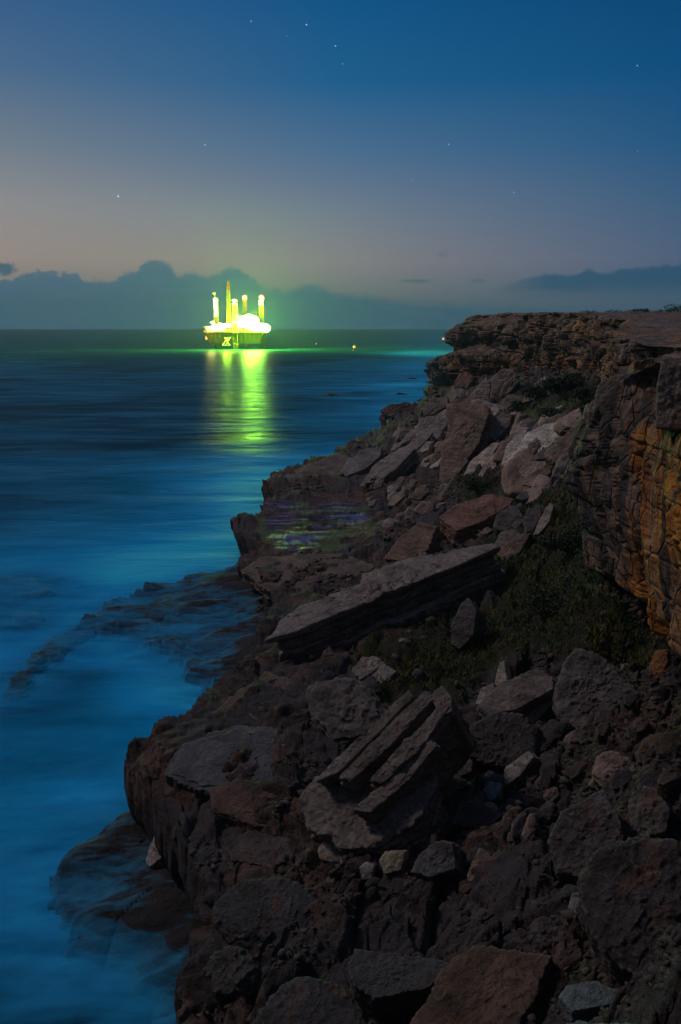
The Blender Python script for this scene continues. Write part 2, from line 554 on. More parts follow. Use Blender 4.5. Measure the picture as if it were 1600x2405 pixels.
def simple(name, col, rough=0.6, metal=0.0, emit=None, es=0.0):
    m, t = new_mat(name)
    P = t.n('ShaderNodeTexCoord').outputs['Object']
    n = t.noise(P, 1.5, 4)
    c = t.mix(t.mr(n, 0.3, 0.7), tuple(x * 0.7 for x in col) + (1,), tuple(col) + (1,))
    kw = dict(Base_Color=c, Roughness=rough, Metallic=metal)
    if emit:
        kw['Emission_Color'] = tuple(emit) + (1,)
        kw['Emission_Strength'] = es
    principled(t, **kw)
    return m


def leaf_mat(name, a, b):
    m, t = new_mat(name)
    P = t.n('ShaderNodeNewGeometry').outputs['Position']
    n = t.noise(P, 0.45, 5, 0.6)
    n2 = t.noise(P, 5.0, 3, 0.6)
    c = t.mix(t.mr(n, 0.38, 0.62), a + (1,), b + (1,))
    c = t.mix(1.0, c, t.ramp(n2, [(0.3, (0.5, 0.5, 0.5)), (0.7, (1.4, 1.4, 1.4))]), 'MULTIPLY')
    principled(t, Base_Color=c, Roughness=0.7)
    return m


ROCK = make_rock_mat()
GROUND = make_ground_mat()
CLIFF = make_cliff_mat()
SEA = make_sea_mat()
GRASS = leaf_mat("coastal_grass", (0.018, 0.075, 0.008), (0.13, 0.115, 0.014))
SHRUB = leaf_mat("shrub_leaves", (0.010, 0.028, 0.010), (0.030, 0.050, 0.014))
STEM = simple("woody_stem", (0.05, 0.035, 0.025), 0.9)

# ------------------------------------------------------------------ the rock ledges and the talus slope (one terrain sheet)
CTL = [
    (450, 2400, 5.2), (600, 2400, 6.3), (800, 2400, 8), (1000, 2400, 9.5), (1250, 2400, 11.5), (1600, 2400, 15), (1900, 2300, 17),
    (470, 2180, 4.8), (600, 2200, 6), (800, 2200, 7), (1000, 2200, 8.3), (1200, 2200, 9.8), (1400, 2200, 11.5), (1600, 2200, 14),
    (400, 1960, 4), (500, 2000, 5), (700, 2000, 6), (900, 2000, 6.8), (1100, 2000, 7.8), (1300, 2000, 9.2), (1500, 2000, 11.5), (1600, 1950, 14), (1800, 1950, 17),
    (300, 1790, 4.0), (400, 1800, 4.8), (500, 1800, 5.2), (700, 1800, 6), (900, 1800, 6.3), (1100, 1800, 7), (1300, 1800, 8.5), (1500, 1800, 11), (1600, 1750, 13),
    (460, 1670, 4.3), (550, 1600, 4.1), (700, 1600, 5), (900, 1600, 6), (1100, 1600, 7), (1300, 1600, 8.5), (1500, 1600, 10.2), (1600, 1550, 10.6), (1800, 1600, 15),
    (600, 1500, 3.5), (700, 1480, 4), (900, 1480, 5.5), (1100, 1480, 7), (1250, 1480, 8.5), (1400, 1480, 10), (1550, 1480, 10.5),
    (650, 1390, 3), (800, 1380, 3.6), (1000, 1350, 5), (1150, 1350, 7.5), (1300, 1350, 10), (1400, 1350, 11.5), (1600, 1350, 13),
    (560, 1320, 2.8), (600, 1280, 3), (870, 1270, 3.5), (1000, 1250, 5), (1150, 1250, 7.5), (1300, 1250, 10.8), (1400, 1220, 12.6), (1600, 1220, 16),
    (550, 1235, 3), (620, 1190, 3), (750, 1200, 3.1), (870, 1190, 3.5), (1000, 1180, 5), (1150, 1180, 8), (1250, 1170, 10.5), (1350, 1160, 13),
    (625, 1132, 3), (750, 1080, 3), (850, 1100, 3.8), (1000, 1100, 6), (1100, 1090, 8), (1200, 1080, 11), (1350, 1050, 14.5), (1600, 1050, 19),
    (816, 1046, 3), (900, 1010, 4), (1000, 1020, 7), (1100, 1000, 10), (1200, 980, 13), (1350, 960, 17),
    (900, 975, 3.5), (1000, 950, 7), (1100, 930, 11), (1200, 900, 15), (1300, 900, 17), (1400, 880, 19), (1600, 900, 21),
    (1014, 919, 3), (1060, 900, 7), (1150, 880, 13), (1250, 870, 16), (1450, 870, 20),
]
tz = RBF([(p[0] / p[1], 25 / p[1]) for p in (Z(*c) for c in CTL)], [c[2] for c in CTL])

EDGE = [(420, 2500, 5), (432, 2405, 5), (447, 2359, 5), (440, 2309, 5), (449, 2240, 4.8), (470, 2183, 4.8), (476, 2133, 4.5), (466, 2099, 4.3), (440, 2040, 4.2),
        (420, 1984, 4), (379, 1935, 4), (366, 1905, 4), (353, 1873, 4), (322, 1857, 4), (299, 1812, 4), (297, 1780, 4), (316, 1752, 4), (362, 1730, 4.2),
        (410, 1690, 4.3), (456, 1668, 4.3), (489, 1627, 4.2), (547, 1574, 4), (594, 1543, 3.8), (612, 1500, 3.5), (618, 1465, 3.2), (648, 1425, 3), (640, 1383, 2.8),
        (598, 1350, 2.8), (563, 1322, 2.8), (575, 1300, 2.9), (600, 1283, 3), (588, 1266, 3), (551, 1240, 3), (552, 1226, 3), (567, 1214, 3), (603, 1209, 3),
        (622, 1188, 3), (652, 1167, 3), (640, 1148, 3), (620, 1132, 3), (640, 1115, 3), (684, 1101, 3), (752, 1073, 3), (816, 1044, 3), (856, 1024, 3.2),
        (905, 1002, 3.4), (935, 985, 3.5), (960, 962, 3.5), (1000, 950, 4), (1035, 935, 3.5), (1014, 921, 3), (1002, 905, 3.0), (1040, 890, 3)]
edge_w = [Z(*e)[:2] for e in EDGE]
edge_w += [Y(1100, 773, 420)[:2], Y(2500, 773, 420)[:2], (160, 60), (60, -10), (-6, 2)]

# low shelves that the swell washes over
SHELF_C = [(9, 1610), (27, 1571), (89, 1518), (129, 1478), (179, 1458), (259, 1402), (353, 1375), (446, 1353), (487, 1339), (549, 1326), (640, 1340), (700, 1450),
           (640, 1560), (560, 1600), (500, 1612), (476, 1605), (446, 1580), (429, 1554), (402, 1527), (348, 1504), (295, 1482), (223, 1466), (180, 1500), (120, 1545), (60, 1610), (25, 1635)]
SHELF_B = [(358, 1868), (268, 1915), (184, 1972), (130, 2015), (96, 2064), (94, 2099), (111, 2130), (126, 2160), (142, 2200), (170, 2260), (230, 2330), (300, 2405), (480, 2450), (520, 2100), (430, 1900)]
SHELF_D = [(-60, 1352), (20, 1346), (70, 1350), (120, 1372), (150, 1392), (100, 1400), (0, 1392), (-60, 1400)]
SHELF_E = [(20, 1450), (40, 1430), (100, 1425), (118, 1445), (85, 1470), (30, 1474)]
shelves = [([Z(a, b, 0.7)[:2] for a, b in SHELF_C], 0.64, 1.8), ([Z(a, b, 0.9)[:2] for a, b in SHELF_B], 0.66, 1.6),
           ([Z(a, b, 0.3)[:2] for a, b in SHELF_D], 0.05, 2.0), ([Z(a, b, 0.3)[:2] for a, b in SHELF_E], 0.0, 1.2)]

VEG = [[(1110, 1300), (1200, 1180), (1350, 1120), (1420, 1250), (1450, 1400), (1600, 1490), (1620, 1560), (1450, 1600), (1300, 1530), (1180, 1560), (1070, 1640), (900, 1640), (820, 1560), (860, 1500), (1060, 1450), (1160, 1400)],
       [(1180, 900), (1240, 895), (1400, 900), (1420, 960), (1340, 1000), (1250, 1000), (1190, 960)],
       [(1060, 1110), (1160, 1100), (1190, 1180), (1100, 1200)]]


def edge_jag(x, y):
    return fbm(x * 0.45, y * 0.45, 0 * x, 4, 31) * 0.42 + fbm(x * 1.3, y * 1.3, 0 * x, 3, 37, 0.6, True) * 0.16


def terrain_z(x, y):
    """height of the ledges and slope, with the attributes that drive its material"""
    zr = tz(x / y, 25 / y)
    jag = edge_jag(x, y)
    d = sdf(x, y, edge_w)
    scale = np.clip(y / 60, 0.7, 3.5)
    dj = d + jag * 0.8 * scale
    inland = sst(d, 2, 14)
    z = zr.copy()
    # bedding: flat treads and short risers on the ledges
    step = 0.7 + 0.4 * sst(y, 60, 200)
    q = (z + fbm(x * 0.12, y * 0.12, 0 * x, 3, 5) * 0.9) / step
    fq = q - np.floor(q)
    terr = (np.floor(q) + sst(fq, 0.0, 0.28)) * step - (q * step - z)
    ledge = 1 - sst(zr, 6.5, 9)
    z = z + (terr - z) * (0.25 + 0.65 * ledge)
    z += fbm(x * 0.35, y * 0.35, 0 * x, 5, 3, 0.5) * (0.14 + 0.34 * inland)
    st2 = 0.26
    q2 = (z + fbm(x * 0.22, y * 0.22, 0 * x, 4, 205) * 0.55) / st2
    f2 = q2 - np.floor(q2)
    z = z + (np.floor(q2) + sst(f2, 0.0, 0.25) - q2) * st2 * 0.85 * (1 - 0.6 * inland)
    # broken blocks
    wx = x + fbm(x * 0.3, y * 0.3, 0 * x, 3, 41) * 0.35
    wy = y + fbm(x * 0.3, y * 0.3, 0 * x + 9, 3, 43) * 0.35
    rub = facets(wx, wy, 3.4, 51, 0.8, 0.5, (0.35, 0.1)) * 0.42 + facets(wx, wy, 1.3, 57, 1.0, 0.5, (0.3, 0.0)) * 0.42 + facets(wx, wy, 0.55, 63, 1.0, 0.5) * 0.34
    flat = facets(wx, wy, 5.5, 71, 0.14, 0.8) * 0.14 + facets(wx, wy, 1.8, 77, 0.3, 0.5) * 0.14 + facets(wx, wy, 0.6, 79, 0.5, 0.5) * 0.10
    px, py = to_px(x, y, zr)
    rough = sst(zr + 0.5 * fbm(x * 0.1, y * 0.1, 0 * x, 2, 15), 5.2, 8.0)
    veg = np.zeros(x.shape)
    for poly in VEG:
        s = sdf(px, py, poly)
        veg = np.maximum(veg, sst(s, -18, 25))
    far = sst(y, 90, 200)
    k = rough * (1 - 0.75 * veg)
    z += (rub - 1.0) * k + (flat - 0.3) * (1 - k)
    z += fbm(x * 0.16, y * 0.16, 0 * x, 3, 91) * 2.0 * far * rough
    # round eroded bowls on the near ledge
    z -= 0.45 * sst(fbm(x * 0.5, y * 0.5, 0 * x, 3, 97), 0.25, 0.9) * (1 - k) * (py > 1500)
    shelf = sst(sdf(px, py, [(596, 1212), (620, 1188), (700, 1168), (800, 1158), (884, 1185), (888, 1248), (830, 1288), (740, 1302), (650, 1300), (606, 1280)]), -8, 16)
    z = z + (zr + 0.10 * facets(wx, wy, 2.6, 333, 0.10, 0.6) + 0.08 * fbm(x * .15, y * .6, 0 * x, 3, 335) - z) * shelf * 0.9
    # the drop to the sea
    wd = 0.6 * scale
    t = np.clip(-dj / wd, 0, 1)
    cliff = z * (1 - t ** 0.75) + -2.5 * t ** 0.75
    z = np.where(dj > 0, z, cliff)
    zs = np.full(x.shape, -2.5)
    wash = np.zeros(x.shape)
    for k2, (poly, hh, fall) in enumerate(shelves):
        s = sdf(x, y, poly) + jag * 1.2
        bed = fbm(x * 0.32, y * 0.5, 0 * x, 4, 111 + k2, 0.45) * (0.38 if k2 < 2 else 0.16) + facets(wx, wy, 3.2, 121, 0.12, 0.3) * 0.10
        arm = sst(px, 330, 120) if k2 == 0 else 0
        hi = hh + bed * (1.1 if k2 < 2 else 1) - 0.34 * arm + (0.9 * sst(d, -7, 0) if k2 == 0 else (0.9 * sst(d, -4, 0)) if k2 == 1 else 0)
        if k2 == 1:
            hi = hi - 1.0 * sst(py, 2080, 2260)
        zz = -1.6 + (hi + 1.6) * sst(s, -fall * 0.5, fall * 0.35)
        zs = np.maximum(zs, zz)
        wash = np.maximum(wash, sst(s, -4, 1))
    onshelf = (zs > z) & (d < 0.5)
    z = np.maximum(z, zs)
    wv = wash * np.where(d < 1, 1, 0) * (1 - sst(z, 1.0, 2.4))
    wv = wv * np.where(py > 1800, 0.42, 0.40)
    wv = np.clip(wv + 0.3 * sst(0.45 - z, -0.2, 0.35) * (wash > 0) * (d < 1), 0, 1)
    wet = sst(sdf(px, py, [(600, 1212), (620, 1190), (700, 1172), (800, 1160), (880, 1185), (885, 1245), (830, 1285), (740, 1300), (650, 1298), (610, 1275)]) + 22 * fbm(x * .25, y * .25, 0 * x, 3, 441), -14, 44)
    wet = np.maximum(wet, 0.0 * sst(sdf(px, py, [(480, 1700), (560, 1610), (700, 1590), (720, 1680), (620, 1760)]), 0, 60))
    red = np.clip(0.35 + 0.9 * fbm(x * 0.13, y * 0.13, 0 * x, 3, 131), 0, 1) * (1 - sst(zr, 8, 14) * 0.5)
    return z, dict(wash=wv, wet=wet, veg=veg * 0.95, red=red)


NR, NC = 900, 860
s_ = np.linspace(1 / 7.2, 1 / 330.0, NR)
a_ = np.linspace(-0.46, 0.66, NC)
SS, AA = np.meshgrid(s_, a_, indexing='ij')
gy = 1 / SS
gx = AA * gy
gz, gat = terrain_z(gx, gy)
d0 = sdf(gx, gy, edge_w)
dx_ = (sdf(gx + 0.15, gy, edge_w) - d0) / 0.15
dy_ = (sdf(gx, gy + 0.15, edge_w) - d0) / 0.15
ln_ = np.hypot(dx_, dy_) + 1e-6
sc_ = np.clip(gy / 60, 0.7, 3.5)
dj_ = d0 + edge_jag(gx, gy) * 0.8 * sc_
ov_ = 1.9 * np.clip(gy / 45, 0.7, 1.8) * (0.55 + 0.45 * fbm(gx * .15, gy * .15, 0 * gx, 3, 222))
sh_ = sst(-dj_, 0.06, 0.6 * sc_ * 0.45) * (1 - sst(-dj_, 0.6 * sc_ * 1.1, 0.6 * sc_ * 1.1 + 5.0)) * ov_
sh_ += -0.35 * sst(dj_, -0.1, 0.1) * (1 - sst(dj_, 0.1, 1.0)) * sc_ * fbm(gx * .9, gy * .9, 0 * gx, 3, 224)
gx = gx + dx_ / ln_ * sh_
gy = gy + dy_ / ln_ * sh_
gf = grid_faces(NR, NC, gz > -2.2)
co, gf, gat = compact(np.stack([gx, gy, gz], -1).reshape(-1, 3), gf, {k: v.ravel() for k, v in gat.items()})
me = mesh_np("rock_ledge", co, gf)
for k, v in gat.items():
    attr(me, k, v)
g = link("ground", me, GROUND)
g['kind'] = 'structure'
g['label'] = "brown wave-cut rock ledges and rubble slope between the sea and the cliff"
g['category'] = "rock ledge"


def gz_at(x, y):
    z, _ = terrain_z(np.array([float(x)]), np.array([float(y)]))
    return float(z[0])


# ------------------------------------------------------------------ sea
FO = [(0, 790, .03), (500, 790, .03), (900, 790, .05), (0, 870, .1), (400, 870, .12), (800, 870, .25), (1000, 870, .5), (0, 930, .05), (400, 930, .1), (800, 930, .32), (950, 930, .6),
      (0, 1000, .12), (400, 1000, .10), (700, 1000, .2), (850, 1000, .3), (0, 1060, .08), (400, 1060, .12), (600, 1060, .2), (750, 1060, .35), (0, 1100, .2), (400, 1100, .35), (600, 1100, .62),
      (0, 1160, .22), (300, 1160, .32), (600, 1160, .6), (0, 1230, .18), (300, 1230, .4), (500, 1230, .62), (0, 1300, .5), (300, 1300, .66), (520, 1300, .85),
      (0, 1380, .3), (200, 1380, .62), (0, 1450, .3), (130, 1450, .6), (0, 1530, .7), (250, 1540, .6), (350, 1600, .78), (450, 1650, .75), (180, 1620, .32), (50, 1700, .42), (300, 1690, .6),
      (0, 1800, .5), (150, 1800, .48), (280, 1830, .5), (0, 1950, .52), (120, 1950, .55), (0, 2100, .5), (60, 2100, .6), (0, 2250, .38), (150, 2250, .45), (400, 2300, .3), (0, 2400, .12), (250, 2400, .15), (440, 2400, .2)]
fr = RBF([(a / 1000, b / 500) for a, b, _ in FO], [c for _, _, c in FO])
NR, NC = 620, 420
s_ = np.concatenate([np.linspace(1 / 9.0, 1 / 600.0, NR - 90), 1 / np.geomspace(620, 4600, 90)])
a_ = np.linspace(-1.1, 1.1, NC)
SS, AA = np.meshgrid(s_, a_, indexing='ij')
sy = 1 / SS
sx = AA * sy
px, py = to_px(sx, sy, 0)
fv = np.clip(fr(np.clip(px, -50, 1100) / 1000, np.clip(py, 760, 2420) / 500), 0, 1)
fv += 0.10 * fbm(sx * 0.02, sy * 0.06, 0 * sx, 4, 201)
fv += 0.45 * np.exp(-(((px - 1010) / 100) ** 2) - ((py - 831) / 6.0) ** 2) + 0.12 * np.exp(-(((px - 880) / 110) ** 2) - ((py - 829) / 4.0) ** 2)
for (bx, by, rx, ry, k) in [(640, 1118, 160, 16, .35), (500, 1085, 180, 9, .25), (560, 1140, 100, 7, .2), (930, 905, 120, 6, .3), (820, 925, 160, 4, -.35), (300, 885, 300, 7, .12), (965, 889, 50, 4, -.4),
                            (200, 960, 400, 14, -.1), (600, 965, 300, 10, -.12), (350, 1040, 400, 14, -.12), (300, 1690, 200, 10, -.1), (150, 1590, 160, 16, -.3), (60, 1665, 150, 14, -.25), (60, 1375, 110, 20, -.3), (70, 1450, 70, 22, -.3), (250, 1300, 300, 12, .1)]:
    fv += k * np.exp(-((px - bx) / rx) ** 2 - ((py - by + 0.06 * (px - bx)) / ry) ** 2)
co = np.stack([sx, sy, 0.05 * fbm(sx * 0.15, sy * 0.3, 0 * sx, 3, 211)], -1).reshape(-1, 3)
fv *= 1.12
fv -= 0.4 * np.exp(-((py - 832) / 22.0) ** 2 - ((px - 580) / 330.0) ** 2)  # sea colour darkened round the rig to offset the lamps' green light
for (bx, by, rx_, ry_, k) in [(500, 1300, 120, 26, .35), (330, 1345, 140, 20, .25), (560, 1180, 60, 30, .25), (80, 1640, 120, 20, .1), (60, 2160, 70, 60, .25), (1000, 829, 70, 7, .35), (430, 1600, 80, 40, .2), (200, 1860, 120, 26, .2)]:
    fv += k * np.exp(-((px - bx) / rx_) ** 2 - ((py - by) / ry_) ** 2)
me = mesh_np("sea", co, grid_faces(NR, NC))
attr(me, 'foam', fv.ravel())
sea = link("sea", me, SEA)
sea['kind'] = 'structure'
sea['label'] = "deep blue sea smoothed by a long exposure with pale mist near the rocks"
sea['category'] = "sea"
# the sea bed, so that nothing is open below the water line
me = mesh_np("sea_bed", [(-5200, -400, -3.0), (5200, -400, -3.0), (5200, 4600, -3.0), (-5200, 4600, -3.0)], [(0, 1, 2, 3)])
o = link("sea_bed", me, simple("sea_bed_sand", (0.02, 0.04, 0.05), 0.9))
o['kind'] = 'structure'

m, t = new_mat("surf_mist")
P = t.n('ShaderNodeNewGeometry').outputs['Position']
den = t.n('ShaderNodeAttribute', attribute_name='mist').outputs['Fac']
q1 = t.noise(t.mapv(P, (0.16, 0.5, 0.9), (0, 0, -0.35)), 1.0, 6, 0.6, 0.8)
q2 = t.noise(t.mapv(P, (0.5, 1.6, 2.0), (0, 0, 0.45)), 1.0, 5, 0.65, 0.6)
al = t.math('ADD', t.mr(q1, 0.34, 0.66), t.mr(q2, 0.3, 0.7, -0.3, 0.3))
al = t.math('MULTIPLY', t.math('MULTIPLY', al, den), 1.0, clamp=True)
b = t.n('ShaderNodeBsdfPrincipled', {'Base Color': (0.03, 0.42, 0.82, 1), 'Roughness': 1.0, 'Specular IOR Level': 0.0, 'Alpha': al})
t.n('ShaderNodeOutputMaterial', {0: b.outputs[0]})
MIST = m
bm_v, bm_f, bm_d, n0 = [], [], [], 0
mpy = np.linspace(1290, 2450, 330)
mpx = np.linspace(-260, 700, 250)
for lz, kz in ((0.16, 0.60), (0.42, 0.46), (0.75, 0.32), (1.15, 0.18)):
    PX, PY = np.meshgrid(mpx, mpy)
    v_ = (CY - PY) / F
    tt = (lz - HC) / (-SP + v_ * CP)
    X, Yv = (PX - CX) / F * tt, (CP + v_ * SP) * tt
    dsh = np.full(X.shape, -1e9)
    for poly, _, _ in shelves:
        dsh = np.maximum(dsh, sdf(X, Yv, poly))
    dsh = np.maximum(dsh, sdf(X, Yv, edge_w) - 0.5)
    dn = kz * sst(dsh, -3.5 - 2 * (1.2 - lz), 1.0)
    dn *= sst(PX, -260, -160) * sst(PY, 1290, 1325) * (1 - sst(PX, 640, 700))
    bm_v.append(np.stack([X, Yv, lz + 0.12 * fbm(X * .4, Yv * .4, 0 * X + lz, 3, 19)], -1).reshape(-1, 3))
    ff = grid_faces(len(mpy), len(mpx), dn > 0.005)
    bm_f.append(ff + n0)
    n0 += X.size
    bm_d.append(dn.ravel())
co, ff, at = compact(np.concatenate(bm_v), np.concatenate(bm_f), {'mist': np.concatenate(bm_d)})
me = mesh_np("surf_mist", co, ff)
attr(me, 'mist', at['mist'])
o = link("surf_mist", me, MIST)
o['kind'] = 'stuff'
tag(o, "thin pale blue veil of surf smoothed by the long exposure over the low rock shelves", "surf mist")

# ------------------------------------------------------------------ cliffs: sheets swept along a path in plan
def cliff_sheet(name, path, nu, nv, seed, label, back=60.0, extra=None, zs_=1.6):
    """path rows: x, y, rim z, base z, overhang at mid height, inward cut at the base, joint size"""
    P = np.array(path, float)
    seg = np.r_[0, np.cumsum(np.hypot(*(P[1:, :2] - P[:-1, :2]).T))]
    dens = np.interp(np.linspace(0, 1, 400), np.linspace(0, 1, len(P)), seg)
    # spend more columns where the path is near the eye
    mid = (P[:, 0] ** 2 + P[:, 1] ** 2) ** 0.5
    f = np.linspace(0, seg[-1], 4000)
    wgt = 1 / np.maximum(np.interp(f, seg, mid), 8)
    cum = np.r_[0, np.cumsum((wgt[1:] + wgt[:-1]) / 2)]
    u = np.interp(np.linspace(0, cum[-1], nu), cum, f)
    C = [np.interp(u, seg, P[:, k]) for k in range(P.shape[1])]
    x, y = C[0], C[1]
    k = np.ones(max(3, nu // 60)) / max(3, nu // 60)
    sm = lambda v: np.convolve(np.pad(v, len(k) // 2, mode='edge'), k, 'same')[len(k) // 2: len(k) // 2 + len(v)]
    x, y = sm(x), sm(y)
    tx, ty = np.gradient(x), np.gradient(y)
    L = np.hypot(tx, ty) + 1e-9
    nx, ny = ty / L, -tx / L              # outward: right-hand side of the walking direction
    v = np.linspace(0, 1, nv)
    nb = int(nv * 0.22)
    # rows: plateau from far back to the rim, then the face down
    U = np.repeat(u[None, :], nv, 0)
    X = np.repeat(x[None, :], nv, 0)
    Yy = np.repeat(y[None, :], nv, 0)
    NX = np.repeat(nx[None, :], nv, 0)
    NY = np.repeat(ny[None, :], nv, 0)
    RZ = np.repeat(C[2][None, :], nv, 0)
    BZ = np.repeat(C[3][None, :], nv, 0)
    OV = np.repeat(C[4][None, :], nv, 0)
    CU = np.repeat(C[5][None, :], nv, 0)
    JS = np.repeat(C[6][None, :], nv, 0)
    ri = np.arange(nv)[:, None] * np.ones((1, nu))
    pt = np.clip((nb - ri) / nb, 0, 1)             # 1 far back .. 0 rim
    ft = np.clip((ri - nb) / (nv - 1 - nb), 0, 1)  # 0 rim .. 1 base
    Zz = RZ + (BZ - RZ) * ft
    bk = np.interp(u, seg, back) if hasattr(back, '__len__') else back
    off = -bk * pt ** 2.2
    off = off + OV * np.sin(np.clip(ft * 1.25, 0, 1) * PI) - CU * sst(ft, 0.80, 1.0)
    face = sst(ft, 0.0, 0.02)
    # beds of different hardness, with blocks between vertical joints
    warp = fbm(U / 14, Zz * 0.15, 0 * U, 3, seed + 1) * 0.7
    zb = Zz + warp
    for lay_h, amp in ((2.9, 0.8), (1.1, 0.16), (0.42, 0.03)):
        lay_h = lay_h * JS
        q = zb / lay_h + vnoise(zb / lay_h * 0.6, U / 60, 0 * U, seed + 2) * 0.4
        li = np.floor(q)
        fr_ = q - li
        shift = h3(li, li * 0, li * 0, seed + 5) * 7
        bu = U / (lay_h * 3.6) + shift + vnoise(U / 3, zb / 3, 0 * U, seed + 6) * 0.25
        bi = np.floor(bu)
        fb = bu - bi
        out = (h3(li, li * 0, li * 0, seed + 7) - 0.5) * 1.2 + (h3(li, bi, li * 0, seed + 8) - 0.5) * 1.0
        groove = np.minimum(sst(fr_, 0, 0.10), sst(1 - fr_, 0, 0.06)) * (0.35 + 0.65 * np.minimum(sst(fb, 0, 0.07), sst(1 - fb, 0, 0.07)))
        off = off + face * JS * amp * (out + (groove - 1) * 0.9) * (1 - 0.85 * C[7][None, :])
    off = off + face * JS * (facets(U * 1.0, Zz / zs_ + 0.12 * U, 4.2 * JS.mean(), seed + 31, 1.0, .8) * 0.55 + facets(U + 5, Zz / (zs_ * .9) - 0.1 * U, 1.5 * JS.mean(), seed + 37, 1.0, .8) * 0.5 - 1.2)
    off = off + face * JS * fbm(U / 7, Zz / 5, 0 * U, 5, seed + 9, 0.55) * 0.8
    off = off + JS * fbm(U / 16, 0 * U, 0 * U, 3, seed + 13) * 1.6 * (1 - pt)
    Zz = Zz + pt * (fbm(X / 9 + NX * off / 9, Yy / 9 + NY * off / 9, 0 * U, 4, seed + 15) * 0.5)
    Zz = Zz + (1 - face) * fbm(U / 3, off / 3, 0 * U, 4, seed + 17) * 0.25 * JS
    if extra is not None:
        off, Zz = extra(U, u, ft, pt, off, Zz)
    XX = X + NX * off
    YY = Yy + NY * off
    co = np.stack([XX, YY, Zz], -1).reshape(-1, 3)
    me = mesh_np(name, co, grid_faces(nv, nu))
    o = link(name, me, CLIFF)
    o['kind'] = 'structure'
    o['label'] = label
    o['category'] = "cliff"
    return o, me, (XX, YY, Zz, ft, pt)


def wp(px, y):                                   # plan position from a sight line and a distance
    p = Y(px, 800, y)
    return p[0], p[1]


def row(px, y, rz, bz, ov=0.3, cu=0.0, js=1.0, fl=0.0):
    a = wp(px, y)
    return (a[0], a[1], rz, bz, ov, cu, js, fl)


far_path = [(150, 560, 28.5, -2, .5, 0, 1.5, 0), (100, 440, 28.3, -2, .5, 0, 1.5, 0), row(1150, 370, 28.2, -2, 1.0, 0, 1.5), row(1110, 318, 28.0, -2, .5, 0, 1.3), row(1094, 300, 27.9, -2, .5, 0, 1.3),
            row(1104, 285, 27.8, -2, .5, 0, 1.3), row(1125, 262, 27.9, 4, .5, 0, 1.3), row(1168, 238, 27.9, 9, .5, 0, 1.3), row(1200, 205, 27.6, 11, .6, 0, 1.2), row(1262, 175, 27.2, 13, .6, 0, 1.1),
            row(1330, 150, 27.0, 14, .5, 0, 1.0), row(1395, 125, 26.6, 15, .5, 0, 1.0), row(1440, 100, 25.9, 16, .4, 0, .9), row(1500, 84, 25.0, 16, .4, 0, .8), row(1500, 70, 24.4, 15, .3, 0, .8), row(1470, 60, 23.9, 14, .3, 0, .7), row(1560, 54, 23.7, 14, .3, 0, .7), row(1700, 50, 23.6, 12, .3, 0, .7), row(2000, 46, 23.6, 12, .3, 0, .7)]
def headland(U, u, ft, pt, off, Zz):
    w_ = 1 - sst(np.abs(U - 262), 95, 150)
    wob = fbm(U / 20, Zz / 6, 0 * U, 3, 77) * 1.2
    off = off + w_ * (5.0 * sst(ft, 0.03, 0.14) + 1.5 * sst(ft, .14, .17) - 2.5 * sst(ft, .28, .42) + (9 + wob * 2) * sst(ft, 0.44, 0.62) - 3 * sst(ft, .8, 1))
    return off, Zz


oc, me, (XX, YY, Zc, ft, pt) = cliff_sheet("far_cliff", far_path, 1100, 300, 301, "long layered sandstone cliff running out to the far headland", back=110, extra=headland)
px, py = to_px(XX, YY, Zc)
attr(me, 'orange', np.clip(0.0 + 0.35 * fbm(XX / 12, YY / 12, Zc / 4, 3, 5) + 0.5 * sst(ft, 0.45, 0.8) * (YY < 230), 0, .8).ravel())
attr(me, 'flat', (0.75 * (1 - sst(ft + 0.06 * fbm(XX / 8, YY / 8, 0 * XX, 3, 61), 0.30, 0.36))).ravel())
attr(me, 'veg', (sst(pt, 0.45, 0.6) * 0.9).ravel())
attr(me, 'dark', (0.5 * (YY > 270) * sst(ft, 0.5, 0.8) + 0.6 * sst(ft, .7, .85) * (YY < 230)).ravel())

def bulge(U, u, ft, pt, off, Zz):
    w_ = 1 - sst(u, 34, 44)[None, :]
    return off - w_ * (0.75 * sst(ft, 0.40, 0.82) + 0.2 * sst(ft, .3, .42) - 0.5 * sst(ft, .02, .3)), Zz


near_path = [row(1700, 50, 23.6, 9, .0, 0, .6, .7), row(1560, 48, 23.4, 10, 0, 0, .6, .7), row(1450, 46.5, 22.4, 10.5, .2, 0.5, .6, .7), row(1440, 45, 21.6, 9.5, .3, 3, .55, .7), row(1425, 43, 21.0, 9.5, .3, 4.5, .55, .7), row(1432, 41, 21.2, 10, .3, 6, .55, .7),
             row(1460, 39, 21.8, 10.4, .4, 7, .55, .7), row(1515, 36.5, 22.8, 10.0, .4, 8, .5, .8), row(1565, 34, 23.5, 9.6, .3, 8, .5, 1), row(1610, 31.5, 23.7, 9.0, .2, 8, .5, 1), row(1750, 27, 23.7, 9.5, .2, 6, .5, .5), (15, 19, 23.6, 14, .2, 2, .5, .4),
             (11, 10, 23.4, 14, .2, 1, .5, 0), (6, 4.2, 23.2, 13, .2, 0, .4, 0), (2.4, 1.7, 23.1, 9, .1, .5, .3, 0), (0, 1.2, 23.0, 7, .1, .5, .3, 0), (-3, 0.6, 23.0, 5, .2, .5, .3, 0), (-8, -3, 23, 0, .3, 0, .6, 0), (-24, -14, 23.5, -2.5, .4, 0, 1, 0), (-80, -36, 24, -2.5, .5, 0, 1, 0)]
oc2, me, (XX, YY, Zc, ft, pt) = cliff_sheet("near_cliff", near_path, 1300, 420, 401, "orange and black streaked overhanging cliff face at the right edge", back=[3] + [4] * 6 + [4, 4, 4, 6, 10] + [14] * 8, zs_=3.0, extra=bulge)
px, py = to_px(XX, YY, Zc)
